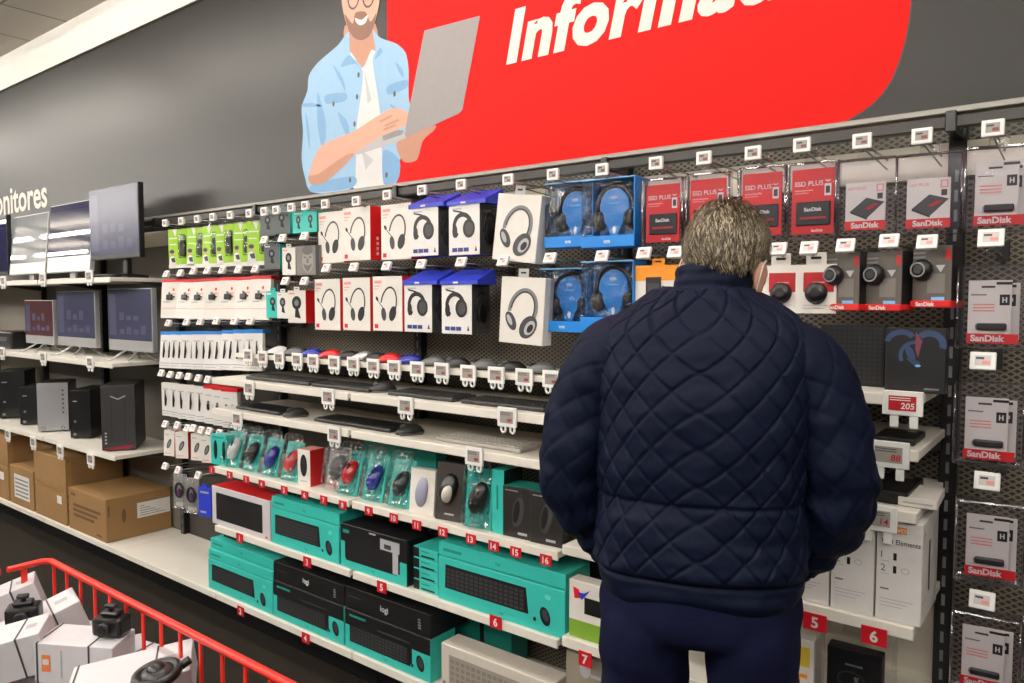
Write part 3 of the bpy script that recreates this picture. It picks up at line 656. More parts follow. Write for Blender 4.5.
for i, (u, v) in enumerate([(166, 368), (176, 368.5), (188, 369), (200, 369.5), (212, 370), (226, 370), (240, 370.5), (253, 371)]):
    place('cable', mk_cable(BLUEB), 'white cable pack with bright blue top, %s from the left' % NTH[i], 'pack', at(u, v, 1.99), jit(-.1, .3), BG2)
for i, (u, v) in enumerate([(169, 416), (177, 417.5), (185.5, 419), (194, 420.5), (203, 422)]):
    place('cable2', mk_cable(None), 'plain white cable pack in the lower row, %s from the left' % NTH[i], 'pack', at(u, v, 1.99), jit(0, .25), BG2)
for i, (u, v) in enumerate([(212, 424), (221, 426), (230, 428)]):
    place('cable3', mk_cable(RED, 2, True), 'white pack with red top and black plugs, %s from left in lower row' % NTH[i], 'pack', at(u, v, 2.0), (0, 0, .25), BG2)
def mk_redside():
    b = MB(); b.box(-.04, .04, 0, .075, 0, .135, WARM, .001, sides={'+x': DRED}); b.disc(.0, .065, .013, .028, -EPS, DGREY, -.5); b.disc(.0, .065, .007, .02, -EPS * 1.5, GREY, -.5); b.rect(-.03, .0, .11, .115, -EPS, LTGREY); b.rect(-.03, .01, .012, .016, -EPS, PINK)
    tab(b, .135, WARM, .03, .02)
    return b.build('small_box')
for i, (u, v) in enumerate([(169, 456), (182, 458.5), (197, 460.5), (208, 463)]):
    place('redside', mk_redside, 'small white box with red side and dark device, %s from the left' % NTH[i], 'box', at(u, v, 1.97), jit(0, .3), BG2)
def mk_ear():
    o = thing('earphone_blister')
    b = MB(); b.box(-.045, .045, .004, .007, 0, .18, mat('pale_grey_card', (190, 186, 182), .5), .001); b.rect(-.03, .03, .01, .03, .0035, WHITE); b.build('card', o)
    b = MB(); b.tube([(.024 * math.cos(t), -.004, .095 + .036 * math.sin(t)) for t in [2 * PI * i / 16 for i in range(16)]], .006, DGREY, 6, True); b.ell((.0, -.004, .085), (.014, .008, .02), PURPLE); b.build('earphone', o)
    b = MB(); b.box(-.047, .047, -.016, .004, .0, .178, BLIS, .006); b.build('blister', o)
    return o
for (u, v), l in zip([(180, 508), (192, 513)], ['clear blister of dark earphones above the base shelf, left of two', 'clear blister of dark earphones, right of two, beside the blue box']):
    place('ear', mk_ear, l, 'blister', at(u, v, 1.98), (0, 0, .3), BG2)
b = MB(); b.box(-.045, .045, 0, .03, 0, .15, ROYAL, .001); b.rect(-.03, .03, .12, .13, -EPS, LTGREY); b.rect(-.03, .01, .02, .03, -EPS, LTGREY); tab(b, .15, ROYAL, .03, .02)
tag(b.build('hanging_pack'), 'royal blue hanging box beside the white keyboard box and earphone blisters', 'pack', BG2, at(205, 517, 1.98), (0, 0, .2))
# webcams
def cam_print(b, x, z, s, m=BLACK):
    b.disc(x, z, .015 * s, .017 * s, -EPS, m); b.disc(x, z, .007 * s, .008 * s, -EPS * 1.5, GREY); b.flat([(x - .004 * s, z - .012 * s), (x + .004 * s, z - .012 * s), (x + .013 * s, z - .04 * s), (x - .006 * s, z - .036 * s)], -EPS, m)
def webbox(w, h, d, front, side, cams, label, u, v, Y, rot=.15, s=1.1, lite=False):
    b = MB(); b.box(-w / 2, w / 2, 0, d, 0, h, front, .001, sides={'+x': side, '+z': side})
    for c in range(cams): cam_print(b, -w / 2 + w * (c + .5) / cams, h * .62, s)
    b.rect(-w * .42, -w * .1, h * .88, h * .93, -EPS, PINK if lite else WHITE); tab(b, h, front, .03, .015)
    tag(b.build('webcam_box'), label, 'box', 'boxed webcams', at(u, v, Y), (0, 0, rot))
SMOKE = mat('smoky_grey_card', (92, 98, 98), .4)
webbox(.085, .115, .06, SMOKE, TEAL, 1, 'small dark fronted webcam box with teal side, left in the upper webcam row', 268, 236, 2.0, .3)
webbox(.085, .115, .06, SMOKE, TEAL, 1, 'small dark fronted webcam box, second in the upper webcam row', 282, 234, 2.0, .3)
webbox(.155, .09, .06, TEAL, DTEAL, 2, 'wide teal box with two printed webcams under the banner', 304.5, 232.5, 2.0, .05, 1.0)
webbox(.085, .11, .06, SMOKE, TEAL, 1, 'dark fronted webcam box with teal side in the second webcam row', 272, 269, 2.0, .3)
webbox(.085, .12, .05, WARM, LTGREY, 1, 'white webcam box with red mark in the second webcam row', 289, 275, 2.0, .1, 1.3, True)
b = MB(); b.box(-.075, .075, 0, .05, 0, .125, mat('grey_portrait_card', (120, 116, 112), .5), .001); fp = mat('grey_face_print', (146, 140, 134), .5); fd = mat('grey_face_shade', (98, 94, 90), .5); b.disc(0, .062, .036, .052, -EPS, fp); b.disc(0, .105, .034, .02, -EPS * 1.3, fd); b.flat([(-.03, .05), (-.02, .03), (0, .012), (.02, .03), (.03, .05), (.012, .042), (-.012, .042)], -EPS * 1.3, fd); b.flat([(-.026, .08), (-.006, .077), (-.008, .07), (-.024, .073)], -EPS * 1.5, fd); b.flat([(.026, .08), (.006, .077), (.008, .07), (.024, .073)], -EPS * 1.5, fd); b.flat([(-.004, .07), (.004, .07), (.008, .052), (-.008, .052)], -EPS * 1.4, fd); b.rect(.05, .075, 0, .125, -EPS, BLACK)
tag(b.build('webcam_box'), 'grey box with printed face beside the white webcam box', 'box', 'boxed webcams', at(308, 275, 2.0), (0, 0, .05))
webbox(.08, .12, .06, TEAL, DTEAL, 1, 'small teal webcam box beside the red topped adapter packs', 273, 318, 2.0, .2)
webbox(.075, .115, .05, WHITE, NAVYP, 1, 'white webcam box with blue strip in the third webcam row', 283, 318.5, 1.985, .1, 1.2, True)
webbox(.1, .14, .07, WARM, RED, 1, 'white webcam box with red side beside the lower wire headset boxes', 297, 323, 1.98, .22, 1.7, True)

# ------------------------------------------------------------------ mice
def mouse_geo(b, m, L=.105, W=.06, H=.036, side=DARKP, M=None):
    vs = []; fs = []; nu, nv = 16, 10
    for a in range(nv + 1):
        t = a / nv; y = -L / 2 + L * t
        w = W / 2 * (math.sin(PI * min(.985, max(.015, t))) ** .42) * (1 - .12 * math.sin(PI * t)); h = H * (math.sin(PI * (.06 + .9 * t ** 1.25)) ** .6)
        for k in range(nu + 1):
            p = PI * k / nu
            vs.append((w * math.cos(p), y, max(.0, h * math.sin(p) ** .7)))
    for a in range(nv):
        for k in range(nu): fs.append([a * (nu + 1) + k, (a + 1) * (nu + 1) + k, (a + 1) * (nu + 1) + k + 1, a * (nu + 1) + k + 1])
    o = nv * (nu + 1); fs.append(list(range(nu + 1))); fs.append([o + k for k in range(nu + 1)][::-1])
    fs.append([a * (nu + 1) for a in range(nv + 1)][::-1] + [a * (nu + 1) + nu for a in range(nv + 1)])
    b.add(vs, fs, m, True, M)
def mk_mouse(m, m2=BLACKP):
    def f():
        o = thing('mouse')
        b = MB(); mouse_geo(b, m); b.build('mouse_shell', o)
        b = MB(); b.cyl((-.004, -.026, .024), (.004, -.026, .024), .011, m2, 12); b.build('scroll_wheel', o)
        b = MB(); b.box(-.027, .027, -.045, .045, -.003, .004, m2, .003); b.build('mouse_base', o)
        return o
    return f
mm = [(263, 353, DARKP, 'dark'), (279, 353, WHITEM, 'white'), (295, 355, GREYM, 'grey'), (312, 356, BLUEM, 'blue'), (331, 357, REDM, 'red'), (349, 358, BLACKP, 'black'), (364, 359, SILVER, 'silver'), (376, 359.5, BLACKP, 'black'),
      (390, 360, REDM, 'red'), (410, 361, BLUEM, 'blue'), (434, 363, GREYM, 'grey'), (457, 364.5, DARKP, 'dark'), (484, 366, GREYM, 'grey'), (512, 368, DARKP, 'dark grey'), (541, 370, GREYM, 'dark grey')]
for i, (u, v, m, c) in enumerate(mm):
    p = at(u, v, 2.04)
    place('mouse' + m.name, mk_mouse(m, BLACKP if m not in (BLACKP, DARKP) else GREYM), '%s loose display mouse on the narrow shelf, %s from the left' % (c, NTH[i]), 'mouse', (p.x, 2.04, 1.3055), (0, 0, -.9), 'loose mice on the narrow shelf')
def mk_kb(dark=True, W=.42, D=.13):
    def f():
        o = thing('keyboard'); m = DARKP if dark else mat('pale_grey_plastic', (170, 166, 158), .4); k = BLACKP if dark else mat('pale_key', (186, 182, 174), .4)
        b = MB(); b.box(-W / 2, W / 2, 0, D, 0, .014, m, .004, 2); b.build('keyboard_case', o)
        b = MB()
        for r in range(5):
            for c in range(19):
                x = -W / 2 + .012 + c * (W - .024) / 19; y = .012 + r * (D - .024) / 5
                b.box(x, x + (W - .024) / 19 - .003, y, y + (D - .024) / 5 - .003, .013, .018, k, .001)
        b.build('key_field', o)
        return o
    return f
def kb(u0, u1, v, Y, z, lab, dark=True):
    x0, x1 = at(u0, v, Y).x, at(u1, v, Y).x; W = min(x1 - x0, .45)
    place('kb%d%d' % (dark, round(W * 40)), mk_kb(dark, round(W * 40) / 40), lab, 'keyboard', ((x0 + x1) / 2, Y, z + .001), (0, 0, 0), 'display keyboards')
kb(246, 308, 386, 1.9, ZM, 'slim dark display keyboard at the left end of the upper keyboard shelf')
kb(312, 368, 395, 1.9, ZM, 'slim dark display keyboard left of the mouse on upper keyboard shelf')
kb(388, 452, 404, 1.9, ZM, 'slim dark display keyboard right of the mouse on upper keyboard shelf')
kb(460, 545, 413, 1.9, ZM, 'dark display keyboard beside the man on upper keyboard shelf')
kb(236, 278, 414, 1.9, ZL, 'dark display keyboard at the left end of the lower keyboard shelf')
kb(312, 392, 432, 1.9, ZL, 'dark display keyboard in the middle of the lower keyboard shelf')
kb(436, 520, 450, 1.9, ZL, 'pale grey display keyboard at the right of the lower keyboard shelf', False)
for u, v, Y, z, l in ((377, 395, 1.93, ZM, 'dark mouse lying beside the keyboard on the upper keyboard shelf'), (290, 417, 1.9, ZL, 'dark mouse beside left keyboard on the lower keyboard shelf'), (404, 436, 1.9, ZL, 'dark mouse beside middle keyboard on the lower keyboard shelf')):
    p = at(u, v, Y); place('mouse' + DARKP.name, None, l, 'mouse', (p.x, Y + .03, z + .004), (0, 0, -.5))
# packed mice on the red tag shelf
def mk_mblis(m, H=.165, W=.1, m2=BLACKP, card=TEAL, big=False):
    def f():
        o = thing('mouse_blister')
        b = MB(); b.box(-W / 2, W / 2, .004, .007, .0, H, card, .001); b.rect(-W * .2, W * .2, .014, .02, .0036, DTEAL); b.rect(-W * .25, W * .1, H - .02, H - .014, .0036, DTEAL); b.build('backing_card', o)
        M = Matrix.Translation((0, .003, H * .5)) @ Matrix.Rotation(.32, 4, 'Y') @ Matrix.Rotation(PI / 2, 4, 'X')
        M = M @ Matrix.Rotation(PI, 4, 'Z')
        b = MB(); mouse_geo(b, m, .1 if not big else .112, .06 if not big else .072, .034, M=M); c = b.build('mouse', o)
        b = MB(); b.box(-.004, .004, -.036, -.012, .03, .034, m2, .001, M=M); b.build('scroll_wheel', c)
        b = MB(); vs = []
        b.box(-W / 2 + .002, W / 2 - .002, -.036, .004, .004, H + .035, BLIS, .018, 3); b.build('blister', o)
        return o
    return f
LEAN = (-.3, 0, .12)
MG = 'packed mice above the red number tags'
pk = [(236, 474, WHITEM, 'white', None, .165), (254, 479, DARKP, 'dark grey', None, .165), (273, 484, BLUEM, 'blue', None, .165), (293, 489, mat('coral_red_plastic', (205, 60, 62), .3), 'light red', None, .165),
      (351, 502, REDM, 'bright red', None, .175), (376, 508, BLUEM, 'dark blue', None, .175), (402, 515, BLACKP, 'black', None, .175)]
for u, v, m, c, _, H in pk:
    w = {'white': 'beside the small teal box', 'dark grey': 'right of the white one', 'blue': 'between dark grey and light red ones', 'light red': 'beside the white and red box', 'bright red': 'beside the grey mouse pack', 'dark blue': 'with curly bright reflections', 'black': 'beside the cream mouse box'}[c]
    p = at(u - 9, v, 1.87)
    place('mb' + c, mk_mblis(m, H), 'teal blister with %s mouse, %s' % (c, w), 'blister', (p.x, 1.89, ZR + .002), LEAN, MG)
def on(u, Y=1.88): return Vector((at(u, 480 + (u - 220) * .27, Y).x, Y, ZR + .001))
b = MB(); b.box(-.055, .055, 0, .05, 0, .14, TEAL, .001, sides={'-x': DRED}); b.disc(-.02, .07, .014, .045, -EPS, BLACK); b.disc(.04, .07, .012, .045, -EPS, BLACK); b.rect(-.04, .04, .126, .131, -EPS, DTEAL)
tag(b.build('mouse_box'), 'small teal box with dark oval windows at the left end of mouse shelf', 'box', MG, on(219), (0, 0, .1))
b = MB(); b.box(-.04, .034, 0, .08, 0, .15, WARM, .001, sides={'+x': RED, '+z': PINK}); b.disc(-.004, .085, .02, .046, -EPS, BLACK); b.disc(-.004, .085, .012, .034, -EPS * 1.5, DARKP); b.rect(-.025, .015, .018, .022, -EPS, LTGREY)
tag(b.build('mouse_box'), 'white mouse box with red side, sixth number tag below', 'box', MG, on(305), (0, 0, .1))
def mk_greyblister():
    o = thing('mouse_blister'); b = MB(); b.box(-.055, .055, .004, .007, 0, .18, mat('silver_card', (178, 168, 166), .45), .001); b.rect(-.04, .04, .02, .04, .0036, PINK); b.rect(-.03, .04, .155, .16, .0036, GREY); b.build('backing_card', o)
    M = Matrix.Translation((0, .003, .1)) @ Matrix.Rotation(.5, 4, 'Y') @ Matrix.Rotation(PI / 2, 4, 'X') @ Matrix.Rotation(PI, 4, 'Z')
    b = MB(); mouse_geo(b, GREYM, .105, .07, .034, M=M); b.build('mouse', o)
    b = MB(); b.box(-.053, .053, -.038, .004, .03, .178, BLIS, .012, 2); b.build('blister', o); return o
place('gb', mk_greyblister, 'grey card blister with chunky grey mouse, beside the white and red box', 'blister', on(333) + Vector((0, .01, 0)), (-.2, 0, .15), MG)
def mk_creambox():
    o = thing('mouse_box'); b = MB(); b.box(-.055, .055, 0, .045, 0, .16, WARM, .002); b.build('carton', o)
    M = Matrix.Translation((0, .0, .08)) @ Matrix.Rotation(.12, 4, 'Y') @ Matrix.Rotation(PI / 2, 4, 'X') @ Matrix.Rotation(PI, 4, 'Z')
    b = MB(); mouse_geo(b, LILACM, .105, .056, .02, M=M); b.build('mouse', o); return o
place('cb', mk_creambox, 'cream box with lilac grey mouse, above red tag 11', 'box', on(421), (-.1, 0, .12), MG)
def mk_blackpack():
    o = thing('mouse_box'); b = MB(); b.box(-.06, .06, .004, .05, 0, .2, mat('brown_black_card', (52, 46, 42), .5), .001); b.rect(-.02, .02, .02, .026, .0034, LTGREY); b.build('carton', o)
    M = Matrix.Translation((-.004, .002, .11)) @ Matrix.Rotation(.3, 4, 'Y') @ Matrix.Rotation(PI / 2, 4, 'X') @ Matrix.Rotation(PI, 4, 'Z')
    b = MB(); mouse_geo(b, BLACKP, .11, .075, .03, M=M); b.build('mouse', o)
    b = MB(); mouse_geo(b, mat('pale_gold_plastic', (208, 198, 186), .3), .085, .05, .036, M=M @ Matrix.Translation((-.008, .006, .0))); b.build('palm_rest', o, 'pale upper shell'); return o
place('bkp', mk_blackpack, 'black box with pale topped black mouse, above red tag 12', 'box', on(448), (-.1, 0, .12), MG)
place('mbbig', mk_mblis(BLACKP, .2, .105, GREYM, TEAL, True), 'large teal blister with big black mouse, above red tag 13', 'blister', on(477), (-.12, 0, .15), MG)
def mk_opentray():
    b = MB(); b.box(-.025, .025, 0, .1, 0, .21, TEAL, .001, sides={'+x': BLACK}); b.text('wireless', 0, 0, .01, -EPS, DTEAL, .01, 0, 1, 'l', M=Matrix.Translation((-.004, 0, .06)) @ Matrix.Rotation(-PI / 2, 4, 'Y')) if 0 else b.rect(-.006, .002, .08, .16, -EPS, DTEAL)
    return b.build('mouse_box')
place('opn', mk_opentray, 'narrow teal end of a mouse box standing above red tag 14', 'box', on(498), (0, 0, 0), MG)
def mk_dkbox():
    b = MB(); b.box(-.06, .06, 0, .09, 0, .165, mat('black_brown_card', (34, 32, 30), .45), .001, sides={'+z': DTEAL}); b.disc(-.0, .085, .022, .05, -EPS, DGREY, -.2); b.disc(-.006, .085, .012, .038, -EPS * 1.5, BLACK, -.2); b.rect(.0, .035, .012, .02, -EPS, LTGREY); b.rect(-.05, .0, .15, .154, -EPS, GREY)
    return b.build('mouse_box')
place('dkb', mk_dkbox, 'black mouse box standing above red tag 15', 'box', on(518), (0, 0, .05), MG)
place('dkb', None, 'black mouse box standing above red tag 16 beside the man', 'box', on(546), (0, 0, .05), MG)
# clear domes of the packs behind
b = MB(); b.box(-.22, .2, 0, .06, 0, .175, TEAL, .002, sides={'+z': DTEAL}); b.rect(-.2, .18, .01, .02, -EPS, DTEAL)
tag(b.build('mouse_box'), 'long teal box lying behind the packed mice', 'box', MG, (at(400, 460, 2.08).x, 2.08, ZR + .001))

# ------------------------------------------------------------------ boxed keyboards
def keyboard_print(b, x0, x1, z0, z1, sh=.012, m=BLACK, k=DGREY, n=(16, 5)):
    b.flat([(x0 + sh * .0, z0), (x1 + sh, z0), (x1, z1), (x0 + sh * .3, z1)], -EPS, m)
    for r in range(n[1]):
        for c in range(n[0]):
            a = (x1 - x0 - .012) / n[0]; h = (z1 - z0 - .012) / n[1]; x = x0 + .008 + c * a; z = z0 + .006 + r * h
            b.rect(x, x + a * .72, z, z + h * .66, -EPS * 1.5, k)
def mouse_print(b, x, z): b.disc(x, z, .019, .03, -EPS, BLACK, .3); b.disc(x + .002, z + .004, .011, .02, -EPS * 1.4, DGREY, .3); b.rect(x - .045, x - .035, z - .024, z - .012, -EPS, BLACK)
KG = 'boxed keyboards on the lower shelves'
def kbox(x0, x1, z, h, d, label, kind, Y=1.865):
    W = x1 - x0; b = MB()
    if kind == 'white':
        b.box(-W / 2, W / 2, 0, d, 0, h, mat('pale_grey_box', (205, 200, 202), .45), .0015, sides={'+z': RED}); keyboard_print(b, -W * .42, W * .38, h * .14, h * .84, .0, BLACK, mat('near_black', (30, 28, 30), .5)); b.rect(W * .42, W * .46, h * .05, h * .09, -EPS, RED)
        for k in range(3): b.rect(W * .1 + k * .03, W * .1 + k * .03 + .018, 0, 0, -EPS, RED)
    elif kind == 'cream':
        b.box(-W / 2, W / 2, 0, d, 0, h, mat('cream_box', (206, 198, 186), .5), .003); keyboard_print(b, -W * .42, W * .4, h * .1, h * .8, .0, mat('taupe_print', (150, 142, 132), .5), mat('taupe_key', (128, 120, 112), .5))
        b.rect(-W * .48, -W * .45, h * .1, h * .2, -EPS, GREY)
    elif kind == 'teal':
        b.box(-W / 2, W / 2, 0, d, 0, h, TEAL, .0015); keyboard_print(b, -W * .44, W * .22, h * .3, h * .85, .01); mouse_print(b, W * .36, h * .36)
        b.text('logi', W * .03, h * .1, .009, -EPS, DTEAL, .015, 0, 1, 'c'); b.disc(W * .38, h * .78, .012, .008, -EPS, mat('pale_teal', (110, 205, 190), .5))
    elif kind == 'tealdark':
        b.box(-W / 2, W / 2, 0, d, 0, h, BLACK, .0015, sides={'+x': TEAL}); b.rect(-W / 2 + .001, W / 2 - .001, .001, h * .26, -EPS * .5, TEAL); b.rect(W * .3, W / 2 - .001, h * .26, h * .62, -EPS * .5, TEAL); b.rect(-W / 2 + .001, -W * .44, h * .26, h * .6, -EPS * .5, TEAL)
        keyboard_print(b, -W * .44, W * .26, h * .2, h * .66, .012, BLACK, DGREY); mouse_print(b, W * .39, h * .36); b.rect(-W * .44, -W * .24, h * .83, h * .89, -EPS, DTEAL); b.text('logi', W * .0, h * .08, .009, -EPS, DTEAL, .015, 0, 1, 'c'); b.rect(-W * .1, W * .28, h * .72, h * .76, -EPS, DGREY)
    elif kind == 'tealglossy':
        b.box(-W / 2, W / 2, 0, d, 0, h, BLACK, .0015, sides={'+x': BLACK}); b.rect(-W / 2 + .001, W / 2 - .001, .001, h * .22, -EPS * .5, TEAL); b.rect(-W / 2 + .001, -W * .43, h * .22, h * .6, -EPS * .5, TEAL); b.rect(W * .4, W / 2 - .001, h * .22, h * .5, -EPS * .5, TEAL)
        keyboard_print(b, -W * .42, W * .36, h * .18, h * .72, .0, BLACK, mat('near_black', (30, 28, 30), .5)); b.rect(-W * .46, -W * .36, h * .8, h * .88, -EPS, DTEAL); b.rect(W * .12, W * .4, h * .66, h * .9, -EPS * 2, LTGREY); b.rect(W * .3, W * .38, h * .2, h * .66, -EPS * 2, LTGREY); b.rect(W * .18, W * .28, h * .7, h * .8, -EPS * 2.6, DGREY); b.text('logi', W * .0, h * .08, .009, -EPS, DTEAL, .015, 0, 1, 'c'); b.rect(-W * .05, W * .05, h * .92, h * .96, -EPS, LTGREY)
    elif kind == 'tealflat':
        b.box(-W / 2, W / 2, 0, d, 0, h, TEAL, .0015); b.text('logi', W * .0, h * .4, .011, -EPS, DTEAL, .015, 0, 1, 'c'); b.rect(-W * .46, -W * .3, h * .4, h * .6, -EPS, DTEAL)
        b.rect(-W / 2 + .002, W / 2 - .002, h * .06, h * .1, -EPS, DTEAL)
    elif kind == 'blackflat':
        b.box(-W / 2, W / 2, 0, d, 0, h, BLACK, .0015); b.text('logi', -W * .02, h * .4, h * .26, -EPS, WHITE, .015, 0, 1, 'c'); b.rect(-W * .46, -W * .3, h * .55, h * .62, -EPS, DGREY)
        for k in range(4): b.rect(W * .36, W * .39, h * (.25 + k * .12), h * (.32 + k * .12), -EPS, GREY)
    return tag(b.build('keyboard_box'), label, 'box', KG, ((x0 + x1) / 2, Y, z + .001))
def X(u, v, Y=1.865): return at(u, v, Y).x
kbox(X(212, 500), X(270, 520), ZK, .178, .12, 'pale grey keyboard box with dark keyboard picture and red top', 'white')
xa, xb = X(271.5, 530), X(339, 540)
kbox(xa, xb, ZK, .15, .12, 'teal keyboard and mouse box, second from left on the keyboard box shelf', 'teal')
kbox(xa, xb, ZK + .152, .05, .14, 'flat teal box lying on the second keyboard box', 'tealflat', 1.868)
kbox(X(341, 560), X(407, 570), ZK, .17, .14, 'black and teal glossy keyboard box in the middle of its shelf', 'tealglossy')
for k in range(4):
    b = MB(); b.box(-.06, .06, 0, .25, 0, .038, TEAL, .0015); b.rect(-.059, -.03, .002, .036, -EPS, BLACK); b.rect(-.02, .045, .006, .012, -EPS, BLACK); b.rect(-.02, .02, .024, .028, -EPS, DTEAL)
    tag(b.build('keyboard_box'), 'thin teal box end on, %s from the bottom of its stack of four' % NTH[k], 'box', KG, (X(423.5, 580), 1.875, ZK + .001 + .0395 * k))
xa, xb = X(438.5, 600), X(565, 610)
kbox(xa, xb, ZK, .15, .13, 'large teal keyboard and mouse box at right, beside the man', 'teal')
kbox(xa, xb, ZK + .152, .05, .14, 'flat teal box lying on the large right keyboard box', 'tealflat', 1.868)
xa, xb = X(208.5, 580), X(272.5, 590)
kbox(xa, xb, ZB, .142, .13, 'teal keyboard and mouse box at the left end of the base shelf', 'teal')
kbox(xa, xb, ZB + .144, .045, .14, 'flat teal box, lower of two lying on the left base box', 'tealflat', 1.868)
kbox(xa, xb, ZB + .191, .045, .13, 'flat teal box, upper of two lying on the left base box', 'tealflat', 1.88)
xa, xb = X(273.5, 610), X(344, 620)
kbox(xa, xb, ZB, .158, .13, 'black and teal keyboard box, left of two on the base shelf', 'tealdark')
kbox(xa, xb, ZB + .16, .08, .15, 'plain black box with white lettering, left of two on the base stack', 'blackflat', 1.868)
xa, xb = X(345, 620), X(430.5, 640)
kbox(xa, xb, ZB, .158, .13, 'black and teal keyboard box, right of two on the base shelf', 'tealdark')
kbox(xa, xb, ZB + .16, .085, .2, 'plain black box with white lettering, right of two on the base stack', 'blackflat', 1.868)
kbox(X(441, 660), X(553, 690), ZB, .165, .09, 'cream keyboard box at the right end of the base shelf', 'cream')
b = MB(); b.box(-.2, .2, 0, .1, 0, .2, DTEAL, .002); b.box(.05, .07, -.002, .1, .02, .2, BLACK, .001)
tag(b.build('keyboard_box'), 'dark teal box standing at the back behind the cream keyboard box', 'box', KG, (X(470, 640, 2.1), 2.1, ZB + .001))
# dark tray things standing on the shelves
for (u, v, Y, z, l) in ((232, 535, 1.93, ZB + .2365, 'small black comb shaped holder on the left teal stack'), (294, 500, 1.93, ZK + .2035, 'small black comb shaped holder on the second keyboard box')):
    b = MB(); b.box(-.07, .07, 0, .05, 0, .012, BLACKP, .002)
    for k in range(8): b.box(-.066 + k * .018, -.058 + k * .018, -.004, .006, 0, .03, BLACKP, .001)
    tag(b.build('shelf_divider'), l, 'holder', 'black comb holders', (at(u, v, Y).x, Y, z))

# ------------------------------------------------------------------ the drive shelves right of the man
b = MB(); b.box(-.075, .075, 0, .05, 0, .15, BLACKP, .002)
for r in range(13):
    for c in range(12): b.rect(-.07 + c * .0118, -.062 + c * .0118, .008 + r * .0108, .0155 + r * .0108, -EPS, DARKP)
tag(b.build('drive_box'), 'dark box with grid pattern standing behind the right shoulder', 'box', None, (at(852, 360, 1.98).x, 1.98, 1.3385))
b = MB(); b.box(-.062, .062, 0, .03, 0, .148, BLACK, .002)
DB = mat('dusky_blue_print', (48, 66, 98), .4)
b.arc(-.03, .11, .03, .028, 20, 150, .012, -EPS, DB, .3); b.arc(.03, .112, .026, .024, 10, 170, .014, -EPS, DB, -.5); b.arc(.0, .085, .03, .03, 60, 200, .008, -EPS, DB, .1); b.disc(-.01, .09, .008, .02, -EPS, DB, .4); b.flat([(.0, .14), (.014, .12), (.006, .08), (.0, .1)], -EPS * 1.5, mat('dusky_red_print', (110, 54, 70), .4)); b.disc(.006, .062, .006, .003, -EPS, LBLUE); b.flat([(-.02, .08), (.0, .075), (.012, .07), (0, .06)], -EPS, DB); b.rect(.02, .05, .008, .012, -EPS, GREY)
tag(b.build('drive_box'), 'black box with swirling blue picture standing on the shelf right of the man', 'box', None, (at(915, 360, 1.91).x, 1.91, 1.3385))
def drive(label, u, v, z, w=.09, d=.14, h=.016):
    o = thing('external_drive'); b = MB(); b.box(-w / 2, w / 2, 0, d, 0, h, BLACKP, .004, 2); b.build('drive_case', o)
    b = MB(); b.box(.01, .03, d - .03, d - .02, h, h + .0006, LTGREY, 0); b.build('logo_mark', o); tag(o, label, 'drive', None, (at(u, v, 1.9).x, 1.9, z))
drive('flat black drive lying behind the price tag reading 88', 893, 440, 1.216)
drive('dark drive lying behind the price tag reading 14', 884, 500, 1.076, .1, .2, .03)
b = MB(); b.box(-.05, .03, 0, .15, 0, .022, WARM, .002); b.rect(-.04, .02, .008, .012, -EPS, LTGREY)
tag(b.build('small_box'), 'flat white box lying on the shelf above the white drive boxes', 'box', None, (at(922, 515, 1.9).x, 1.9, 1.076), (0, 0, .04))
def mk_wd():
    w, h, d = .094, .234, .21; b = MB(); b.box(-w / 2, w / 2, 0, d, 0, h, WHITE, .0015)
    b.rect(-.014, .014, .206, .222, -EPS, ORANGE); b.text('WD', 0, .209, .009, -EPS * 1.6, WHITE, .02, 0, 1.1, 'c'); b.text('WD Elements', -.038, .18, .0115, -EPS, DGREY, .008, 0, .86)
    for k, n in ((0, '1'), (1, '2')): b.text(n, -.038, .145 - .03 * k, .016, -EPS, GREY, .006); b.rect(-.012, -.005, .143 - .03 * k, .16 - .03 * k, -EPS, BLACK); b.rect(-.038, -.02, .138 - .03 * k, .1395 - .03 * k, -EPS, LTGREY)
    b.arc(.013, .122, .008, .006, 0, 360, .0015, -EPS, LTGREY); b.rect(-.038, -.02, .072, .076, -EPS, GREY)
    for k in range(3): b.rect(-.038, .03 - .01 * k, .05 - .008 * k, .0515 - .008 * k, -EPS, LTGREY)
    M = Matrix.Translation((w / 2, 0, 0)) @ Matrix.Rotation(PI / 2, 4, 'Z')
    b.rect(.08, .1, .06, .18, -EPS, DGREY, M); b.rect(.012, .03, .205, .212, -EPS, ORANGE, M); b.rect(.012, .05, .05, .053, -EPS, LTGREY, M)
    return b.build('drive_box')
for iw, (u, l) in enumerate(((898, 'tall white drive box at the right end, its dark slotted side showing'), (858, 'tall white drive box second from the right end'), (822, 'tall white drive box third from the right, half hidden by the sleeve'), (790, 'tall white drive box fourth from the right, hidden by the sleeve'))):
    place('wd', mk_wd, l, 'box', (at(898, 590, 1.862).x - .099 * iw, 1.865, .813), (0, 0, .0), 'white drive boxes in a row')
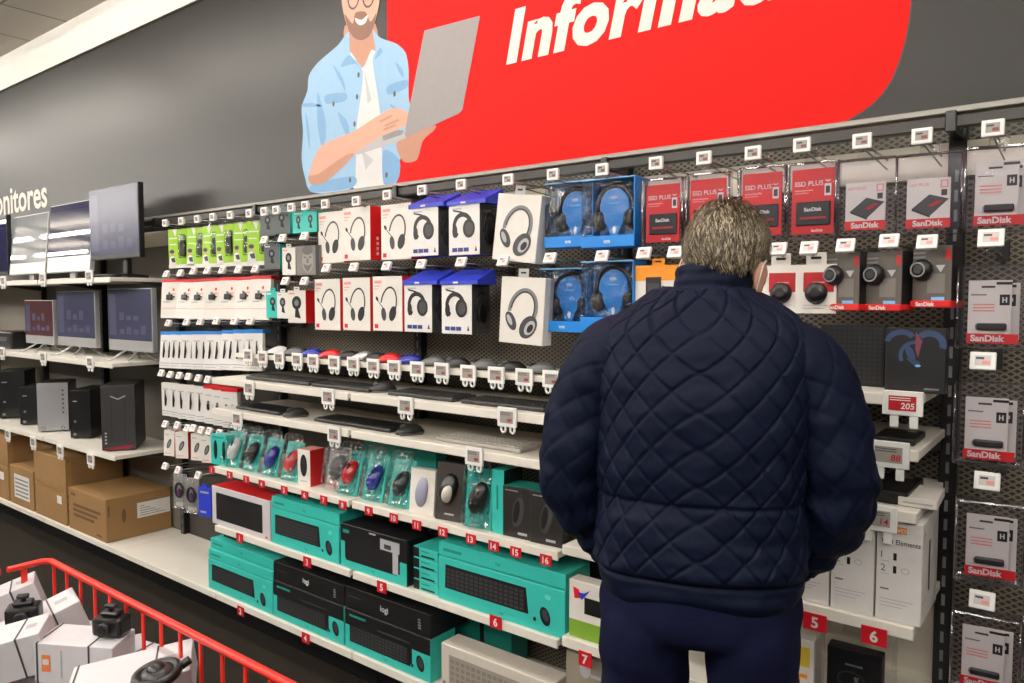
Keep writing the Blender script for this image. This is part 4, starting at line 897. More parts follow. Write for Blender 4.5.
# lower shelf goods
def mk_clearpack():
    o = thing('security_box'); W, H = .17, .2
    b = MB(); b.box(-W / 2, W / 2, 0, .09, 0, H, CLEAR, .005, 2); b.build('clear_shell', o)
    b = MB(); b.box(-.062, .062, .02, .06, .01, .165, BLACK, .002); b.arc(-.006, .09, .03, .02, 0, 250, .004, .0195, DGREY); b.flat([(.0, .1), (.012, .1), (.006, .075)], .0195, GREY); b.rect(-.02, .02, .125, .13, .0195, GREY); b.build('black_carton', o)
    b = MB(); b.box(-.03, .03, .03, .06, H, H + .01, CLEAR, .002); b.build('lock_strip', o); return o
place('cpk', mk_clearpack, 'clear security box with black carton below the red tag 6', 'security box', (at(852, 670, 1.9).x, 1.9, .531), (0, 0, .03))
b = MB(); b.box(-.045, .045, 0, .07, 0, .17, WARM, .001, sides={'+x': WHITE}); b.rect(-.03, .035, .1, .15, -EPS, mat('yellow_print', (220, 190, 60), .5)); b.rect(-.03, .0, .02, .05, -EPS, BLACK); b.rect(.01, .03, .07, .08, -EPS, ORANGE)
tag(b.build('small_box'), 'white box with yellow picture beside the trousers, under red tag 5', 'box', None, (at(795, 680, 1.9).x, 1.9, .531))
def mk_gw():
    b = MB(); b.box(-.075, .075, 0, .05, 0, .175, WARM, .001); b.rect(-.074, .074, .001, .055, -EPS, mat('leaf_green_print', (120, 160, 50), .5)); b.rect(-.02, .05, .08, .13, -EPS, BLACK); b.flat([(-.06, .155), (-.04, .15), (-.03, .125), (-.055, .12)], -EPS, RED); b.flat([(-.045, .14), (-.02, .142), (.0, .155), (-.02, .13), (-.03, .12)], -EPS * 1.5, ROYAL)
    return b.build('small_box')
place('gw', mk_gw, 'white and green box with black square, between teal box and man', 'box', (at(590, 640, 1.87).x, 1.87, .531))
b = MB(); b.box(-.1, .1, .0, .12, 0, .14, mat('beige_card', (150, 140, 124), .6), .002); b.disc(-.03, .1, .02, .028, -EPS, LTGREY); b.rect(-.01, .08, .08, .09, -EPS, LTGREY)
tag(b.build('small_box'), 'beige box with pale oval below the red tag 7', 'box', None, (at(590, 690, 1.87).x, 1.89, .33))
b = MB(); b.box(-.12, .12, 0, .2, 0, .136, mat('brown_grey_card', (96, 86, 74), .6), .002); b.rect(-.1, .1, .02, .05, -EPS, DGREY); tag(b.build('small_box'), 'brown grey box supporting the beige box below red tag 7', 'box', None, (at(590, 690, 1.87).x, 1.88, ZB + .001))

# ------------------------------------------------------------------ screens, towers, cartons
def screen(name, w, h, chin, label, loc, scr, body, cat, neck=True, rot=0, feet='plate', blocks=True, lift=.06, tilt=0):
    o = thing(name)
    TM = Matrix.Translation((0, 0, lift)) @ Matrix.Rotation(-tilt, 4, 'X') @ Matrix.Translation((0, 0, -lift))
    b = MB(); b.box(-w / 2, w / 2, 0, .03, lift, lift + h, body, .004, 2, M=TM); b.build('screen_housing', o)
    b = MB(); e = .006; b.box(-w / 2 + e, w / 2 - e, -.001, .001, lift + chin + e, lift + h - e, scr, 0, M=TM)
    if blocks:
        b.rect(-w / 2 + .02, -w * .3, lift + chin + .03, lift + h - .03, -.0016, SCRL, TM)
        random.seed(len(label))
        for k in range(7):
            x = -w * .22 + (k % 4) * w * .16; z = lift + chin + .04 + (k // 4) * h * .22; b.rect(x, x + w * .11, z, z + h * (.07 + .1 * random.random()), -.0016, SCRL, TM)
    b.build('display', o)
    b = MB()
    if feet == 'wire':
        for s in (-1, 1): b = MB(); b.tube([(s * w * .12, .02, lift + .01), (s * w * .2, -.06, .006), (s * w * .32, -.07, .004)], .005, SILVER, 8); b.tube([(s * w * .12, .03, lift + .01), (s * w * .2, .1, .006), (s * w * .3, .11, .004)], .005, SILVER, 8); b.build('foot', o)
    elif feet == 'vee':
        for s in (-1, 1): b.tube([(w * .1, .05, .02), (w * .1 + s * w * .26, -.1, .0115)], .01, BLACKP, 8)
        b.box(w * .1 - .025, w * .1 + .025, .03, .06, 0.002, lift + .15, BLACKP, .005)
        b.tube([(w * .1, .05, .02), (w * .1, .16, .0115)], .01, BLACKP, 8)
    else: b.box(-w * .2, w * .2, -.05, .12, .001, .01, body, .003); b.box(-w * .06, w * .06, .03, .05, .008, lift + .12, body, .003)
    if feet != 'wire': b.build('stand', o)
    return tag(o, label, cat, 'screens on the shelves', loc, (0, 0, rot))
def sx(u0, u1, v, Y): a, c = at(u0, v, Y).x, at(u1, v, Y).x; return (a + c) / 2, c - a
x, w = sx(89.5, 139, 225, 1.98); screen('monitor', w, .405, .02, 'large black framed monitor on V stand, rightmost on the top shelf', (x, 1.98, ZT1), SCR, BLACKP, 'monitor', feet='vee', lift=.11)
x, w = sx(45, 88, 230, 1.98); screen('computer_screen', w, .43, .09, 'silver chinned dark blue screen, second from right on the top shelf', (x, 1.98, ZT1), SCRD, SILVER, 'screen', blocks=False, lift=.05, tilt=.09)
x, w = sx(8, 43.5, 240, 1.98); screen('computer_screen', w, .40, .07, 'silver screen mirroring the lights, third from right on the top shelf', (x, 1.98, ZT1), SCRP, SILVER, 'screen', blocks=False, lift=.05, tilt=.09)
x, w = sx(-32, 7, 240, 1.98); screen('computer_screen', w, .42, .02, 'black screen cut by the left picture edge on the top shelf', (x, 1.98, ZT1), SCRD, BLACKP, 'screen', blocks=False, lift=.05)
x, w = sx(108, 152, 318, 1.99); screen('computer_screen', w, .35, .055, 'white edged screen, rightmost on the middle shelf', (x, 1.99, ZT2), SCR, SILVER, 'screen', feet='wire', lift=.055)
x, w = sx(57, 95, 316, 1.99); screen('computer_screen', w, .34, .05, 'white edged screen, second from right on the middle shelf', (x, 1.99, ZT2), SCR, SILVER, 'screen', feet='wire', lift=.055)
x, w = sx(25, 53, 318, 1.99); screen('computer_screen', w, .29, .05, 'small maroon screen, third from right on the middle shelf', (x, 1.99, ZT2), SCRR, SILVER, 'screen', feet='wire', lift=.05)
# small black printer-like box further left
b = MB(); b.box(-.16, .16, 0, .2, .001, .12, BLACKP, .01, 2); b.box(-.1, .1, -.003, .0, .05, .08, DGREY, .002); tag(b.build('printer'), 'low black device at the left edge of the middle shelf', 'printer', None, (at(2, 335, 1.95).x, 1.95, ZT2))
def tower(u, Y, w, h, d, rot, m, label, kind):
    p = at(u, 440, Y); o = thing('computer_tower')
    b = MB(); b.box(-w / 2, w / 2, .008, d, .008, h, m if kind != 'silver' else BLACKP, .004, 2); b.build('tower_case', o)
    b = MB(); b.box(-w / 2, w / 2, 0, .01, .008, h, m, .003, 2)
    if kind == 'silver':
        for k in range(6): b.rect(w * .3, w * .36, h * (.38 + .09 * k), h * (.41 + .09 * k), -EPS, DGREY)
        b.arc(-w * .32, h * .08, .01, .01, 0, 360, .003, -EPS, DGREY); b.arc(w * .3, h * .08, .01, .01, 0, 360, .003, -EPS, DGREY)
    elif kind == 'chevron':
        b.line([(-w * .22, h * .84), (0, h * .79), (w * .22, h * .84)], .006, -EPS, LTGREY)
        for k in range(4): b.disc(-w * .38, h * (.13 + .05 * k), .006, .006, -EPS, LTGREY)
        b.flat([(-w * .3, .012), (w * .3, .012), (w * .46, .035), (-w * .46, .02)], -EPS, mat('red_glow', (120, 14, 30), .4, emit=.15))
        b.line([(-w * .2, h * .78), (-w * .2, .05)], .003, -EPS, BLACK); b.line([(w * .2, h * .78), (w * .2, .05)], .003, -EPS, BLACK)
    else:
        b.rect(-w * .34, -w * .14, h * .76, h * .78, -EPS, LTGREY); b.disc(-w * .25, h * .36, .008, .008, -EPS, GREY); b.disc(-w * .28, h * .1, .01, .01, -EPS, GREY)
    b.build('front_panel', o)
    for s in (-1, 1): b = MB(); b.box(s * w * .35 - .015, s * w * .35 + .015, .03, d - .03, .0005, .009, BLACKP, .002); b.build('foot', o)
    tag(o, label, 'computer', 'computer towers', (p.x, Y, ZT3), (0, 0, rot))
tower(119, 1.93, .172, .37, .30, .95, mat('graphite_case', (50, 50, 52), .4), 'black gaming tower with pale chevron and red glow, rightmost', 'chevron')
tower(81, 1.96, .12, .30, .29, .75, BLACKP, 'slim black tower between the silver tower and the chevron tower', 'black')
tower(54, 1.96, .175, .315, .26, 1.0, mat('brushed_silver', (176, 176, 180), .35, .4), 'silver fronted computer tower in the middle of the tower shelf', 'silver')
tower(31, 1.97, .12, .26, .26, .95, BLACKP, 'small black tower left of the silver tower', 'black')
tower(13, 2.0, .17, .34, .3, 1.0, BLACKP, 'large black tower at the left edge of the tower shelf', 'black')
def carton(x0, x1, y0, y1, h, label, rot=0, tapef=True, lab=None, text=False):
    w, d = x1 - x0, y1 - y0; b = MB(); b.box(-w / 2, w / 2, 0, d, 0, h, KRAFT, .004, 2)
    b.rect(-w / 2 + .01, w / 2 - .01, h * .48, h * .54, -EPS, KRAFTL) if tapef else None
    if text:
        for r in range(3): b.rect(-w * .36, w * .2 + .04 * r, h * (.35 + r * .12), h * (.42 + r * .12), -EPS, KRAFTD)
        b.rect(-w * .42, -w * .3, h * .84, h * .9, -EPS, KRAFTD); b.rect(w * .25, w * .38, h * .08, h * .13, -EPS, KRAFTD)
    M = Matrix.Translation((w / 2, 0, 0)) @ Matrix.Rotation(PI / 2, 4, 'Z')
    if lab == 'side':
        b.rect(.46 * d, .98 * d, h * .42, h * .78, -EPS, WHITE, M)
        for k in range(5): b.rect(.5 * d, .9 * d - .03 * k, h * (.47 + .055 * k), h * (.485 + .055 * k), -EPS * 1.5, GREY, M)
        b.arc(0, 0, .012, .03, 0, 360, .006, 0, KRAFTD) if 0 else None
        b.flat([(.26 * d + .012 * math.cos(t), h * .55 + .04 * math.sin(t)) for t in [2 * PI * i / 14 for i in range(14)]], -EPS, KRAFTD, M); b.rect(.03 * d, .05 * d, h * .6, h * .85, -EPS, KRAFTD, M)
    elif lab == 'front':
        b.rect(-w * .3, w * .35, h * .2, h * .8, -EPS, WHITE)
        for k in range(5): b.rect(-w * .26, w * .3, h * (.26 + .1 * k), h * (.3 + .1 * k), -EPS * 1.5, GREY)
    elif lab == 'ends':
        b.rect(w * .22, w * .36, h * .3, h * .42, -EPS, WHITE)
        b.rect(.02 * d, .1 * d, .02, h - .02, -EPS, KRAFTL, M)
        for k in range(3): b.rect(.03 * d, .08 * d, h * (.2 + .1 * k), h * (.26 + .1 * k), -EPS * 1.5, KRAFTD, M)
    return tag(b.build('cardboard_carton'), label, 'carton', 'brown cartons on the base shelf', ((x0 + x1) / 2, y0, ZB + .001), (0, 0, rot))
carton(-4.80, -4.31, 1.862, 2.235, .245, 'low brown carton with white label on its end, rightmost of the cartons', 0, False, 'side', True)
carton(-5.30, -4.83, 1.862, 2.2, .405, 'tallest brown carton standing beside the low labelled carton', 0, True, 'ends')
carton(-5.72, -5.33, 1.862, 2.15, .26, 'small brown carton with white label on its front', 0, False, 'front')
carton(-6.30, -5.75, 1.862, 2.2, .44, 'tall brown carton at the left edge of the picture', 0, True, 'ends')
carton(-5.70, -5.36, 2.0, 2.2, .14, 'small brown carton stacked on the front labelled carton', 0, False).location.z = ZB + .262

# ------------------------------------------------------------------ red wire bin with boxes
bx0, bx1, by0, by1, bz = -2.05, -.93, .02, .745, .90
bin_ = thing('wire_bin'); tag(bin_, 'red wire bargain bin in the foreground full of white boxes', 'bin', None, (0, 0, 0))
b = MB(); b.tube([(bx0, .655, bz), (bx0, by1 - .015, bz), (bx0 + .015, by1, bz), (bx1 - .015, by1, bz), (bx1, by1 - .015, bz), (bx1, by0, bz), (bx0, by0, bz), (bx0, .64, bz)], .0078, REDWIRE, 8); b.build('rim', bin_)
b = MB(); b.tube([(bx0, by0, .62), (bx0, by1, .62), (bx1, by1, .62), (bx1, by0, .62)], .006, REDWIRE, 8, True); b.build('lower_hoop', bin_)
b = MB(); b.box(bx0, bx1, by0, by1, .612, .62, CHAR, .002); b.build('floor_panel', bin_, 'dark grey bottom sheet')
n = 14
for i in range(n + 1):
    x = bx0 + .03 + (bx1 - bx0 - .06) * i / n
    b = MB(); b.box(x - .005, x + .005, by1 - .003, by1 + .003, .615, bz, REDWIRE, .002); b.build('upright_bar', bin_)
for i in range(9):
    yy = by1 - .055 - .075 * i
    b = MB(); b.box(bx0 - .003, bx0 + .003, yy - .007, yy + .007, .615, bz, REDWIRE, .002); b.build('upright_bar', bin_)
for i in range(9):
    yy = by1 - .055 - .075 * i
    b = MB(); b.box(bx1 - .003, bx1 + .003, yy - .007, yy + .007, .615, bz, REDWIRE, .002); b.build('upright_bar', bin_)
for x in (bx0 + .02, bx1 - .02):
    for yy in (by0 + .02, by1 - .02):
        b = MB(); b.tube([(x, yy, 0.001), (x, yy, .615)], .012, REDWIRE, 8); b.build('leg', bin_)
BOXW = mat('white_gift_box', (214, 212, 216), .55)
def gbox(u, v, Z, L, W, H, rz, ry, rx, label, orange=True):
    b = MB(); b.box(-L / 2, L / 2, -W / 2, W / 2, -H / 2, H / 2, BOXW, .0015)
    y = -W / 2 - EPS
    if orange: b.rect(-L * .4, -L * .29, -H * .2, H * .22, y, mat('orange_square', (236, 130, 70), .5)); b.rect(-L * .385, -L * .305, -H * .02, H * .12, y - EPS, WHITE)
    b.rect(-L * .16, -L * .14, -H * .35, H * .35, y, LTGREY)
    for x in (-L * .46, L * .2):
        w_ = .0018; b.box(x - w_, x + w_, -W / 2 - .001, W / 2 + .001, -H / 2 - .001, H / 2 + .001, DGREY, 0)
    Mt = Matrix.Rotation(-PI / 2, 4, 'X')
    b.rect(L * .26, L * .4, -W * .1, W * .1, -H / 2 - EPS, LTGREY, Mt @ Matrix.Scale(1, 4))
    return tag(b.build('gift_box'), label, 'box', 'white boxes piled in the red bin', atz(u, v, Z), (rx, ry, rz))
gbox(2, 608, .80, .17, .09, .085, 1.2, -.3, 0, 'white box at the left picture edge in the red bin')
gbox(38, 630, .79, .19, .085, .08, 1.35, -.32, .1, 'white box sloping up toward the back left of the bin')
gbox(86, 655, .79, .17, .085, .088, .60, .04, .05, 'white box with orange square under the second black camera, middle of bin')
gbox(12, 652, .80, .15, .09, .09, .95, -.2, .1, 'white box with orange square at the left of the bin front')
gbox(48, 676, .715, .15, .09, .08, .5, .1, .3, 'grey shaded white box low in the front of the bin')
gbox(128, 660, .75, .17, .08, .06, .3, .05, 0, 'white box half hidden behind the middle one in the bin', False)
gbox(134, 682, .80, .22, .12, .06, 1.0, -.12, .1, 'large white box at the front of the bin under round black camera', False)
gbox(60, 640, .70, .2, .1, .08, .2, 0, 0, 'white box buried low in the middle of the bin', False)
gbox(100, 668, .68, .2, .1, .08, 1.3, 0, 0, 'white box buried low near the bin front', False)
gbox(4, 655, .69, .16, .09, .07, 1.2, 0, 0, 'white box buried low at the bin left', False)
def gcam(u, v, Z, rz, rx, label):
    o = thing('dash_camera')
    b = MB(); b.box(-.034, .034, -.022, .022, -.02, .02, BLACKP, .007, 2); b.build('camera_body', o)
    b = MB(); b.cyl((0, -.022, 0), (0, -.034, 0), .014, DARKP, 16); b.cyl((0, -.034, 0), (0, -.036, 0), .009, BLACKP, 14); b.build('lens', o)
    b = MB(); b.box(-.02, .02, -.01, .014, .02, .03, BLACKP, .003); b.tube([(0, .0, .03), (0, .0, .042)], [.006, .004], BLACKP, 8); b.box(-.012, .012, -.006, .006, .036, .045, BLACKP, .002); b.build('mount', o)
    tag(o, label, 'camera', 'black cameras strapped to boxes', atz(u, v, Z), (rx, 0, rz))
gcam(24, 613, .845, 1.0, .1, 'black camera on the sloping white box at back left of bin')
gcam(112, 624, .855, .5, .05, 'black camera on the middle white box in the bin')
o = thing('dash_camera'); b = MB(); b.tube([(.036 * math.cos(t), .036 * math.sin(t), 0) for t in [2 * PI * i / 24 for i in range(24)]], .009, BLACKP, 8, True); b.build('ring', o)
b = MB(); b.ell((0, 0, 0), (.03, .03, .016), DARKP, 20, 8); b.ell((0, 0, .008), (.018, .018, .014), BLACKP, 16, 8); b.build('lens', o); b = MB(); b.cyl((.036, .02, 0), (.05, .03, .006), .008, BLACKP, 10); b.build('knob', o)
tag(o, 'round black camera lying on the large front box in the bin', 'camera', 'black cameras strapped to boxes', atz(157, 674, .865), (.15, -.1, .6))

# ------------------------------------------------------------------ the man, back to us
man = thing('person'); MLOC = Vector((-.656, 1.497, 0)); MROT = .39
tag(man, 'man in navy quilted jacket seen from behind, arms at his sides, facing the shelves', 'person', None, MLOC, (0, 0, MROT))
def spline(pts, n):
    out = []; P = [pts[0]] + list(pts) + [pts[-1]]; N = len(pts) - 1
    for i in range(n + 1):
        t = i / n * N; k = min(int(t), N - 1); f = t - k; a, b_, c, d = P[k], P[k + 1], P[k + 2], P[k + 3]
        out.append(tuple(.5 * ((2 * b_[j]) + (-a[j] + c[j]) * f + (2 * a[j] - 5 * b_[j] + 4 * c[j] - d[j]) * f * f + (-a[j] + 3 * b_[j] - 3 * c[j] + d[j]) * f ** 3) for j in range(len(b_))))
    return out
def fade(x, a, b_): t = min(1, max(0, (x - a) / (b_ - a))); return t * t * (3 - 2 * t)
def quilt(s, z, ps=.064, pz=.074):
    a, c = s / ps + z / pz, s / ps - z / pz
    e = min(abs((a % 1) - .5) * 2, 1); g = min(abs((c % 1) - .5) * 2, 1)
    fa, fc = 1 - e, 1 - g                      # 0 on a seam of each family
    return (min(1, fa * 5.5) * min(1, fc * 5.5)) ** .6 * .75 + .25 * fa * fc
HRd = Matrix.Translation((.046, .062, 1.630)) @ Matrix.Rotation(-.34, 4, 'Z') @ Matrix.Rotation(-.30, 4, 'X') @ Matrix.Rotation(.10, 4, 'Y')
# body: one continuous surface
b = MB()
def cap(p0, p1, r0, r1, n=14):
    p0, p1 = Vector(p0), Vector(p1); d = p1 - p0; pts = []; rs = []
    for i in range(5): t = -PI / 2 + PI / 2 * i / 4; pts.append(p0 + d.normalized() * r0 * math.sin(t)); rs.append(max(.0005, r0 * math.cos(t)))
    for i in range(5): t = PI / 2 * i / 4; pts.append(p1 + d.normalized() * r1 * math.sin(t)); rs.append(max(.0005, r1 * math.cos(t)))
    b.tube([tuple(p) for p in pts], rs, SKIN, n)
b.ell((0, -.012, .028), (.077, .097, .092), SKIN, 28, 18, HRd); b.ell((0, .035, -.035), (.062, .066, .085), SKIN, 24, 16, HRd); b.ell((0, .055, -.09), (.042, .042, .034), SKIN, 20, 12, HRd)
b.ell((0, .104, -.035), (.013, .02, .014), SKIN, 12, 8, HRd); b.ell((0, .097, -.01), (.009, .014, .03), SKIN, 12, 8, HRd); b.ell((0, .088, .018), (.05, .014, .01), SKIN, 14, 8, HRd); b.ell((0, .094, -.068), (.024, .01, .008), SKIN, 14, 8, HRd)
for s in (-1, 1):
    M = HRd @ Matrix.Translation((s * .084, -.006, -.026)) @ Matrix.Rotation(s * -.45, 4, 'Z')
    b.ell((0, 0, 0), (.0085, .02, .033), SKIN, 14, 10, M); b.ell((s * .006, -.006, .01), (.006, .015, .024), SKIN, 12, 8, M); b.ell((0, .004, -.026), (.007, .011, .012), SKIN, 10, 8, M)
cap((.012, .03, 1.45), HRd @ Vector((-.004, -.008, -.04)), .06, .054)
for zz, a, d in ((1.38, .16, .09), (1.25, .165, .1), (1.1, .15, .095), (1.0, .16, .1), (.92, .165, .1)): b.ell((0, .01, zz), (a, d, .12), SKIN, 24, 14)
cap((-.16, .01, 1.43), (.16, .01, 1.43), .05, .05)
ARM = lambda s: [(s * .115, .0, 1.445), (s * .186, .0, 1.432), (s * .236, -.005, 1.345), (s * .268, -.012, 1.22), (s * .275, .0, 1.13), (s * .243, .055, 1.045), (s * .195, .10, .965)]
for s in (-1, 1):
    A = ARM(s); A = A[1:]; cap(A[0], A[3], .046, .038); cap(A[3], A[5], .036, .027)
    h = Vector((s * .165, .118, .90)); cap(A[5], h, .027, .026); b.ell(tuple(h), (.02, .034, .045), SKIN, 14, 10)
    for k, (oy, L) in enumerate(((-.026, .062), (-.009, .072), (.009, .068), (.025, .052))):
        q0 = h + Vector((-s * .004, oy, -.03)); q1 = q0 + Vector((-s * .014, .002, -L * .55)); q2 = q1 + Vector((-s * .02, .002, -L * .42)); cap(q0, q1, .009, .0085, 8); cap(q1, q2, .0085, .007, 8)
    q0 = h + Vector((-s * .006, .028, .02)); cap(q0, q0 + Vector((-s * .03, .028, -.02)), .0105, .009, 8)
    cap((s * .095, .0, .88), (s * .10, .01, .48), .078, .055); cap((s * .10, .01, .48), (s * .105, -.01, .09), .052, .036); b.ell((s * .108, .05, .05), (.038, .11, .036), SKIN, 16, 10)
body = b.build('body', man)
rm = body.modifiers.new('union', 'REMESH'); rm.mode = 'VOXEL'; rm.voxel_size = .0055; rm.use_smooth_shade = True
smo = body.modifiers.new('smooth', 'SMOOTH'); smo.factor = .5; smo.iterations = 4
for s in (-1, 1):
    b = MB(); b.ell((s * .03, .084, .002), (.011, .0115, .0085), WHITE, 14, 10, HRd); b.ell((s * .03, .0945, .001), (.0045, .0022, .0045), DGREY, 10, 6, HRd); b.build('eye', man)
# torso of the jacket
NAVY = mat('navy_quilted_nylon', (15, 21, 41), .6, 0, .12, 50, .08, .1)
def cloth(b_, x, y, z, amp=.005, sc=9): return noise.noise(Vector((x * sc, y * sc, z * sc * 1.6))) * amp + noise.noise(Vector((x * 24, y * 24, z * 40))) * amp * .35
prof = spline([(.925, .196, .128, .0), (.95, .208, .14, .0), (1.0, .214, .146, .0), (1.06, .214, .146, .0), (1.14, .207, .14, 0), (1.2, .212, .144, .0), (1.3, .218, .148, .0), (1.38, .219, .145, .004), (1.43, .222, .138, .01), (1.475, .213, .126, .016), (1.505, .190, .112, .022), (1.532, .156, .098, .028), (1.556, .114, .087, .034), (1.578, .082, .078, .04)], 300)
NR = 400; vs = []; fs = []
for (z, a, d, cy) in prof:
    for j in range(NR):
        t = 2 * PI * j / NR; ct, st = math.cos(t), math.sin(t); ex = 2 / 2.5
        x = a * math.copysign(abs(ct) ** ex, ct); y = d * math.copysign(abs(st) ** ex, st)
        sgn = (t + PI / 2) % (2 * PI); sgn = sgn if sgn < PI else sgn - 2 * PI
        k = .0078 * quilt(sgn * .19, z) * fade(z, .985, 1.0) * (1 - fade(z, 1.565, 1.575)) + cloth(0, x, y, z, .007)
        k += .006 * noise.noise(Vector((x * 7, y * 7, z * 34))) * (1 - fade(z, 1.05, 1.2))                       # folds gathering at the waist
        k -= .008 * math.exp(-((z - 1.142) / .006) ** 2) * (.6 + .4 * noise.noise(Vector((x * 8, y * 8, 3)))) + .006 * math.exp(-((z - .985) / .004) ** 2)   # waist and hem seams
        nx, ny = ct / a, st / d; l = math.hypot(nx, ny)
        vs.append((x + nx / l * k, y + cy + ny / l * k, z + k * (1.1 * fade(z, 1.46, 1.54))))
n_ = len(prof)
for i in range(n_ - 1):
    for j in range(NR): fs.append([i * NR + j, i * NR + (j + 1) % NR, (i + 1) * NR + (j + 1) % NR, (i + 1) * NR + j])
b = MB(); b.add(vs, fs, NAVY, True); jk = b.build('jacket', man, 'navy diamond quilted jacket')
so = jk.modifiers.new('thickness', 'SOLIDIFY'); so.thickness = .006; so.offset = -1
# collar
vs = []; fs = []; NC = 120; NZ = 26
for i in range(NZ + 1):
    f = i / NZ; prof_in = f > .7
    for j in range(NC):
        t = 2 * PI * j / NC; back = -math.sin(t)
        zz = 1.556 + min(f, .7) / .7 * (.062 + .012 * back) - (max(0, f - .7) / .3) * .03
        rr = .084 - .006 * min(f, .7) / .7 - (.008 if prof_in else 0) + .0022 * math.sin(min(f, .7) / .7 * PI * 3.0) ** 2 + noise.noise(Vector((math.cos(t) * 3, math.sin(t) * 3, zz * 40))) * .0028
        vs.append((.018 + .008 * f + rr * 1.0 * math.cos(t), .044 + .01 * f + rr * .98 * math.sin(t), zz))
    if i:
        for j in range(NC): fs.append([(i - 1) * NC + j, (i - 1) * NC + (j + 1) % NC, i * NC + (j + 1) % NC, i * NC + j])
b = MB(); b.add(vs, fs, NAVY, True); b.build('collar', jk)
# sleeves
for s in (-1, 1):
    path = spline([p + (r,) for p, r in zip(ARM(s), (.070, .078, .077, .070, .066, .059, .047))], 120)
    vs = []; fs = []; NS = 130; up = Vector((0, -1, 0)); acc = 0; prev = None
    # closing shoulder cap
    for i, q in enumerate(path):
        p = Vector(q[:3]); r = q[3]; t = (Vector(path[min(i + 1, 120)][:3]) - Vector(path[max(i - 1, 0)][:3])).normalized()
        up = (up - t * up.dot(t)).normalized(); bb = t.cross(up)
        if prev: acc += (p - prev).length
        prev = p; r *= math.sqrt(max(.02, 1 - ((.05 - acc) / .055) ** 2)) if acc < .05 else 1
        for j in range(NS):
            g = 2 * PI * j / NS; gg = g if g < PI else g - 2 * PI
            k = .0058 * quilt(gg * .068 + .02, acc) * fade(acc, .06, .1) * (1 - .45 * fade(acc, .31, .46)) + cloth(0, p.x + r * math.cos(g), p.y + r * math.sin(g), p.z, .010, 11)
            k += .0035 * math.sin(acc * 95 + 2.2 * math.cos(g) + 5 * noise.noise(Vector((p.x * 5, g, p.z * 6)))) * fade(acc, .26, .4)
            if acc > .575: k -= .005 * (1 if acc < .585 else .3)
            vs.append(tuple(p + (up * math.cos(g) + bb * math.sin(g)) * (r + k)))
        if i:
            for j in range(NS): fs.append([(i - 1) * NS + j, (i - 1) * NS + (j + 1) % NS, i * NS + (j + 1) % NS, i * NS + j])
    fs.append([j for j in range(NS)][::-1]); fs.append([120 * NS + j for j in range(NS)])
    b = MB(); b.add(vs, fs, NAVY, True); b.build('sleeve', jk)
# trousers
TROU = mat('navy_trousers', (17, 20, 46), .85, 0, .15, 80, .1, .1)
b = MB()
def ring_loft(rings, m, NRn=90, amp=.006):
    vs = []; fs = []
    for i, (z, cx, cy, a, d) in enumerate(rings):
        for j in range(NRn):
            t = 2 * PI * j / NRn; k = noise.noise(Vector((math.cos(t) * 2 + cx * 20, math.sin(t) * 2, z * 9))) * amp + .003 * math.sin(z * 60 + 3 * math.cos(t + cx * 9)) * (1 if z < .8 else .4)
            vs.append((cx + (a + k) * math.copysign(abs(math.cos(t)) ** .88, math.cos(t)), cy + (d + k) * math.copysign(abs(math.sin(t)) ** .88, math.sin(t)), z))
        if i:
            for j in range(NRn): fs.append([(i - 1) * NRn + j, (i - 1) * NRn + (j + 1) % NRn, i * NRn + (j + 1) % NRn, i * NRn + j])
    fs.append(list(range(NRn))[::-1]); fs.append([(len(rings) - 1) * NRn + j for j in range(NRn)])
    b.add(vs, fs, m, True)
ring_loft(spline([(.835, 0, .0, .10, .07), (.845, 0, .0, .19, .12), (.88, 0, .0, .211, .138), (.93, 0, .0, .208, .136), (1.0, 0, .0, .188, .12), (1.04, 0, 0, .18, .115)], 30), TROU)
for s in (-1, 1):
    ring_loft(spline([(.055, s * .115, -.01, .082, .09), (.1, s * .115, -.01, .078, .084), (.3, s * .113, -.008, .084, .088), (.5, s * .110, .004, .088, .092), (.7, s * .112, .0, .094, .108), (.8, s * .113, .0, .097, .122), (.86, s * .11, .0, .1, .13), (.9, s * .1, .0, .095, .12)], 80), TROU)
tr = b.build('trousers', man, 'plain navy trousers'); rm = tr.modifiers.new('union', 'REMESH'); rm.mode = 'VOXEL'; rm.voxel_size = .007; rm.use_smooth_shade = True; sm_ = tr.modifiers.new('smooth', 'SMOOTH'); sm_.factor = .5; sm_.iterations = 10
for s in (-1, 1):
    b = MB(); b.ell((s * .112, .03, .035), (.05, .14, .075), mat('black_shoe_leather', (24, 22, 22), .4), 24, 12, None, -.45, 1); b.box(s * .112 - .05, s * .112 + .05, -.115, .165, .0005, .014, BLACKP, .006, 2); b.build('shoe', man)
# hair: a cap and thousands of short strands
HC = Vector((0, -.012, .030)); HRr = Vector((.084, .102, .097))
def hairy(p):
    x, y, z = p
    if y > .035: return z > .072 + .2 * max(0, y - .07)
    if abs(x) > .045 and y > -.035: return z > -.002 + (.075 * fade(y, .005, .04))
    return z > -.072 + .07 * fade(y, -.06, -.03)
HD = mat('dark_brown_hair', (62, 51, 38), .6, 0, .2, 90); HM = mat('grey_brown_hair', (118, 104, 82), .55, 0, .2, 90); HL = mat('silver_hair', (192, 180, 156), .5, 0, .15, 90)
b = MB(); vs = []; fs = []; nu, nv = 90, 60; ok = {}
for a in range(nv + 1):
    ph = -PI / 2 + PI * a / nv
    for c in range(nu):
        t = 2 * PI * c / nu; d = Vector((math.cos(ph) * math.cos(t), math.cos(ph) * math.sin(t), math.sin(ph))); k = .985 + .02 * noise.noise(d * 7)
        p = HC + Vector((d.x * HRr.x, d.y * HRr.y, d.z * HRr.z)) * k; ok[len(vs)] = hairy(p); vs.append(tuple(HRd @ p))
